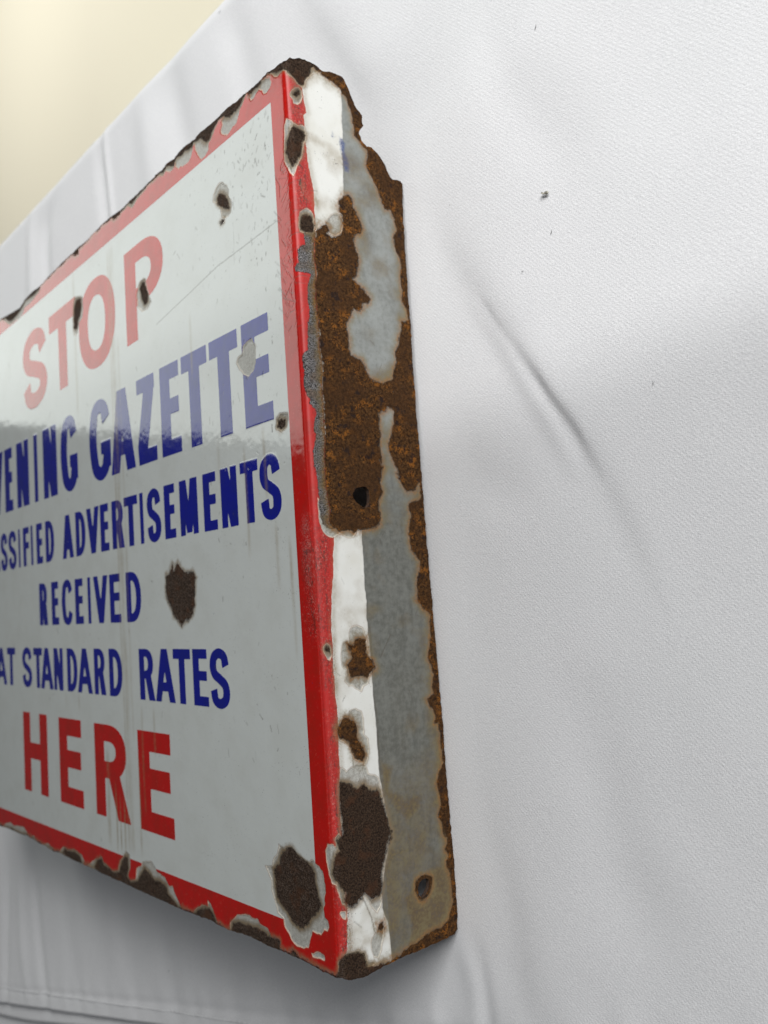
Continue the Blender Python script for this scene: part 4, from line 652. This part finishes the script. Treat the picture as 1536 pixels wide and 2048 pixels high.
def build_cloth():
    root = bpy.data.objects.new('tablecloth', None); COL.objects.link(root); root.location = (0, 0, BASE*MM)
    tag(root, 'white cotton tablecloth with soft creases and a stitched hem, spread under the sign', 'tablecloth')
    xs = np.concatenate([np.arange(-900, -560, 12.0), np.arange(-560, -60, 2.6), np.arange(-60, 170, 1.1), np.arange(170, 520, 8.0)])
    def sheet(nm, edge, dz, far, nv, wrap):
        v = np.linspace(0, 1, nv); X, V = np.meshgrid(xs, v, indexing='ij')
        lo = edge(X); Y0 = lo+(far-lo)*V
        r = 14.0; over = np.clip(Y0-(YE-r), 0, None) if wrap else np.zeros(X.shape)
        ang = np.clip(over/r, 0, math.pi/2)
        Yp = np.where(over > 0, YE-r+r*np.sin(ang), Y0); drop = r*(1-np.cos(ang))+np.clip(over-r*math.pi/2, 0, None)
        Z = folds(X, Y0)
        if nm == 'cloth_panel':
            Z = Z+.5*np.exp(-((Y0-lo-11)/2.0)**2)*-1+.55*np.sin(X/3.4+2*fbm(X, X*0, 20, 2, 1))*np.exp(-((Y0-lo-11)/9.0)**2)*.5
        # the weight of the sign presses the cloth flat under its edges
        press = np.exp(-(np.maximum(np.abs(X-2)-4, 0)/26)**2)*sstep(-25, 10, Y0)*sstep(330, 290, Y0)
        Z = Z*(1-press)-np.maximum(0, press)*.3
        pos = np.stack([X, Yp, Z+dz-drop], -1).reshape(-1, 3)*MM
        i = np.arange(X.size).reshape(X.shape)
        qd = np.stack([i[:-1, :-1].ravel(), i[1:, :-1].ravel(), i[1:, 1:].ravel(), i[:-1, 1:].ravel()], 1)
        o = make_mesh(nm, pos, qd, M_cl, root); return o, X, Z
    o, X, Z = sheet('cloth_panel', e1, 0.0, 715.0, 560, True)
    so = o.modifiers.new('thick', 'SOLIDIFY'); so.thickness = 1.1*MM; so.offset = -1
    o2, _, _ = sheet('folded_hem', lambda x: e1(x)-9.0+2*np.sin(x/60.0), -2.6, 60.0, 90, False)
    so = o2.modifiers.new('thick', 'SOLIDIFY'); so.thickness = 1.1*MM; so.offset = -1
    sheet('under_layer', lambda x: -420+0*x, -5.2, 80.0, 120, False)
    # stitches along the hem
    vs = []; qs = []
    x = -520.0; k = 0
    while x < 60:
        y = -151.8+.2215*(x+508); xx = np.array([x, x+3.6]); yy = y+.2215*(xx-x)
        zz = folds(xx, yy)+.15
        for (a, b, c) in ((xx[0], yy[0], zz[0]), (xx[0]*.5+xx[1]*.5, yy.mean(), zz.mean()+.35), (xx[1], yy[1], zz[1])):
            vs += [(a-.1, b-.42, c-.2), (a, b, c+.35), (a+.1, b+.42, c-.2)]
        for r in (0, 3):
            for q in (0, 1): qs.append((k+r+q, k+r+q+3, k+r+q+4, k+r+q+1))
        k += 9; x += 4.7
    st = make_mesh('hem_stitching', np.array(vs)*MM, np.array(qs), M_cl, root); st['kind'] = 'stuff'
    return root
build_cloth()

# ---------------------------------------------------------------- crumbs on the cloth
def simple_mat(name, col, rough=.7):
    t = NT(name); P = t.n('ShaderNodeTexCoord').outputs['Object']
    t.put(t.p.inputs['Base Color'], t.mix(t.ss(t.noise(P, 2500, 3), .4, .65), col, tuple(c*.35 for c in col))); t.p.inputs['Roughness'].default_value = rough; return t.m
M_fl = simple_mat('flake_grey', (.42, .40, .33)); M_li = simple_mat('lint_grey', (.16, .16, .16))
def zc(x, y): return BASE+float(folds(np.array([x]), np.array([y]))[0])
def flake(x, y):
    rs = random.Random(3); n = 9; vs = []; 
    prof = [(-1.35, .9), (-.8, .95), (-.3, .35), (.5, .25), (1.2, -.15), (1.05, -.75), (.2, -.55), (-.5, .0), (-1.1, .35)]
    for px, py in prof: vs.append((px, py, .25+.25*abs(px)))
    for px, py in prof: vs.append((px*.9, py*.9, .75+.3*abs(px)+.15*rs.random()))
    fs = [tuple(range(n-1, -1, -1)), tuple(range(n, 2*n))]+[(i, (i+1) % n, n+(i+1) % n, n+i) for i in range(n)]
    me = bpy.data.meshes.new('enamel_flake'); me.from_pydata([(a*MM, b*MM, c*MM) for a, b, c in vs], [], fs); me.materials.append(M_fl)
    o = bpy.data.objects.new('enamel_flake', me); COL.objects.link(o); o.location = (x*MM, y*MM, (zc(x, y)+.1)*MM); o.rotation_euler = (0, 0, .25)
    tag(o, 'tiny curled grey flake of broken enamel lying on the cloth right of the sign', 'flake')
    return o
def lint(x, y, ang, ln, label):
    vs = []; fs = []; m_ = 6
    for i in range(5):
        u = i/4-.5; r = .11*(1-.6*abs(2*u)); cx = u*ln; cy = .25*ln*u*u
        for q in range(m_): a = q*2*math.pi/m_; vs.append((cx*MM, (cy+r*math.cos(a))*MM, (.2+r*math.sin(a)+.2*abs(u))*MM))
    for i in range(4):
        for q in range(m_): fs.append((i*m_+q, i*m_+(q+1) % m_, (i+1)*m_+(q+1) % m_, (i+1)*m_+q))
    me = bpy.data.meshes.new('lint_speck'); me.from_pydata(vs, [], fs); me.materials.append(M_li)
    o = bpy.data.objects.new('lint_speck', me); COL.objects.link(o); o.location = (x*MM, y*MM, zc(x, y)*MM); o.rotation_euler = (0, 0, ang)
    tag(o, label, 'lint', 'lint specks on the cloth'); return o
flake(66.2, 237.4)
for a in ((67.8, 292.2, 1.1, 1.8, 'dark lint speck near the far edge of the cloth, above the flake in the photo'), (67.1, 224.4, 1.2, 1.4, 'short dark lint speck just in front of the grey enamel flake'),
          (-123.2, 408.6, .4, 2.2, 'brown lint speck by the far rim of the cloth beyond the sign'), (13.6, 223.1, 1.3, .9, 'lint speck close beside the rusty flange edge'),
          (54.8, 215.8, .2, .9, 'faint lint speck left of the short dark one, near the crease'), (97.7, 169.1, 1.4, 1.1, 'lint speck on the shaded cloth right of the sharp crease'),
          (-225.0, -69.0, .6, 1.6, 'lint speck on the shaded cloth below the lower edge of the sign')):
    lint(*a)

# ---------------------------------------------------------------- the floor of the room below the low table
t = NT('cream_floor'); P = t.n('ShaderNodeTexCoord').outputs['Object']
t.put(t.p.inputs['Base Color'], t.mix(t.ss(t.noise(P, 900, 2), .35, .7), (0.80, 0.745, 0.58), (0.82, 0.77, 0.61))); t.p.inputs['Roughness'].default_value = .7
v = np.array([(-6, -5, -.36), (5, -5, -.36), (5, 6, -.36), (-6, 6, -.36)], float)
fl = make_mesh('floor', v, np.array([(0, 1, 2, 3)]), t.m, None); tag(fl, kind='structure')
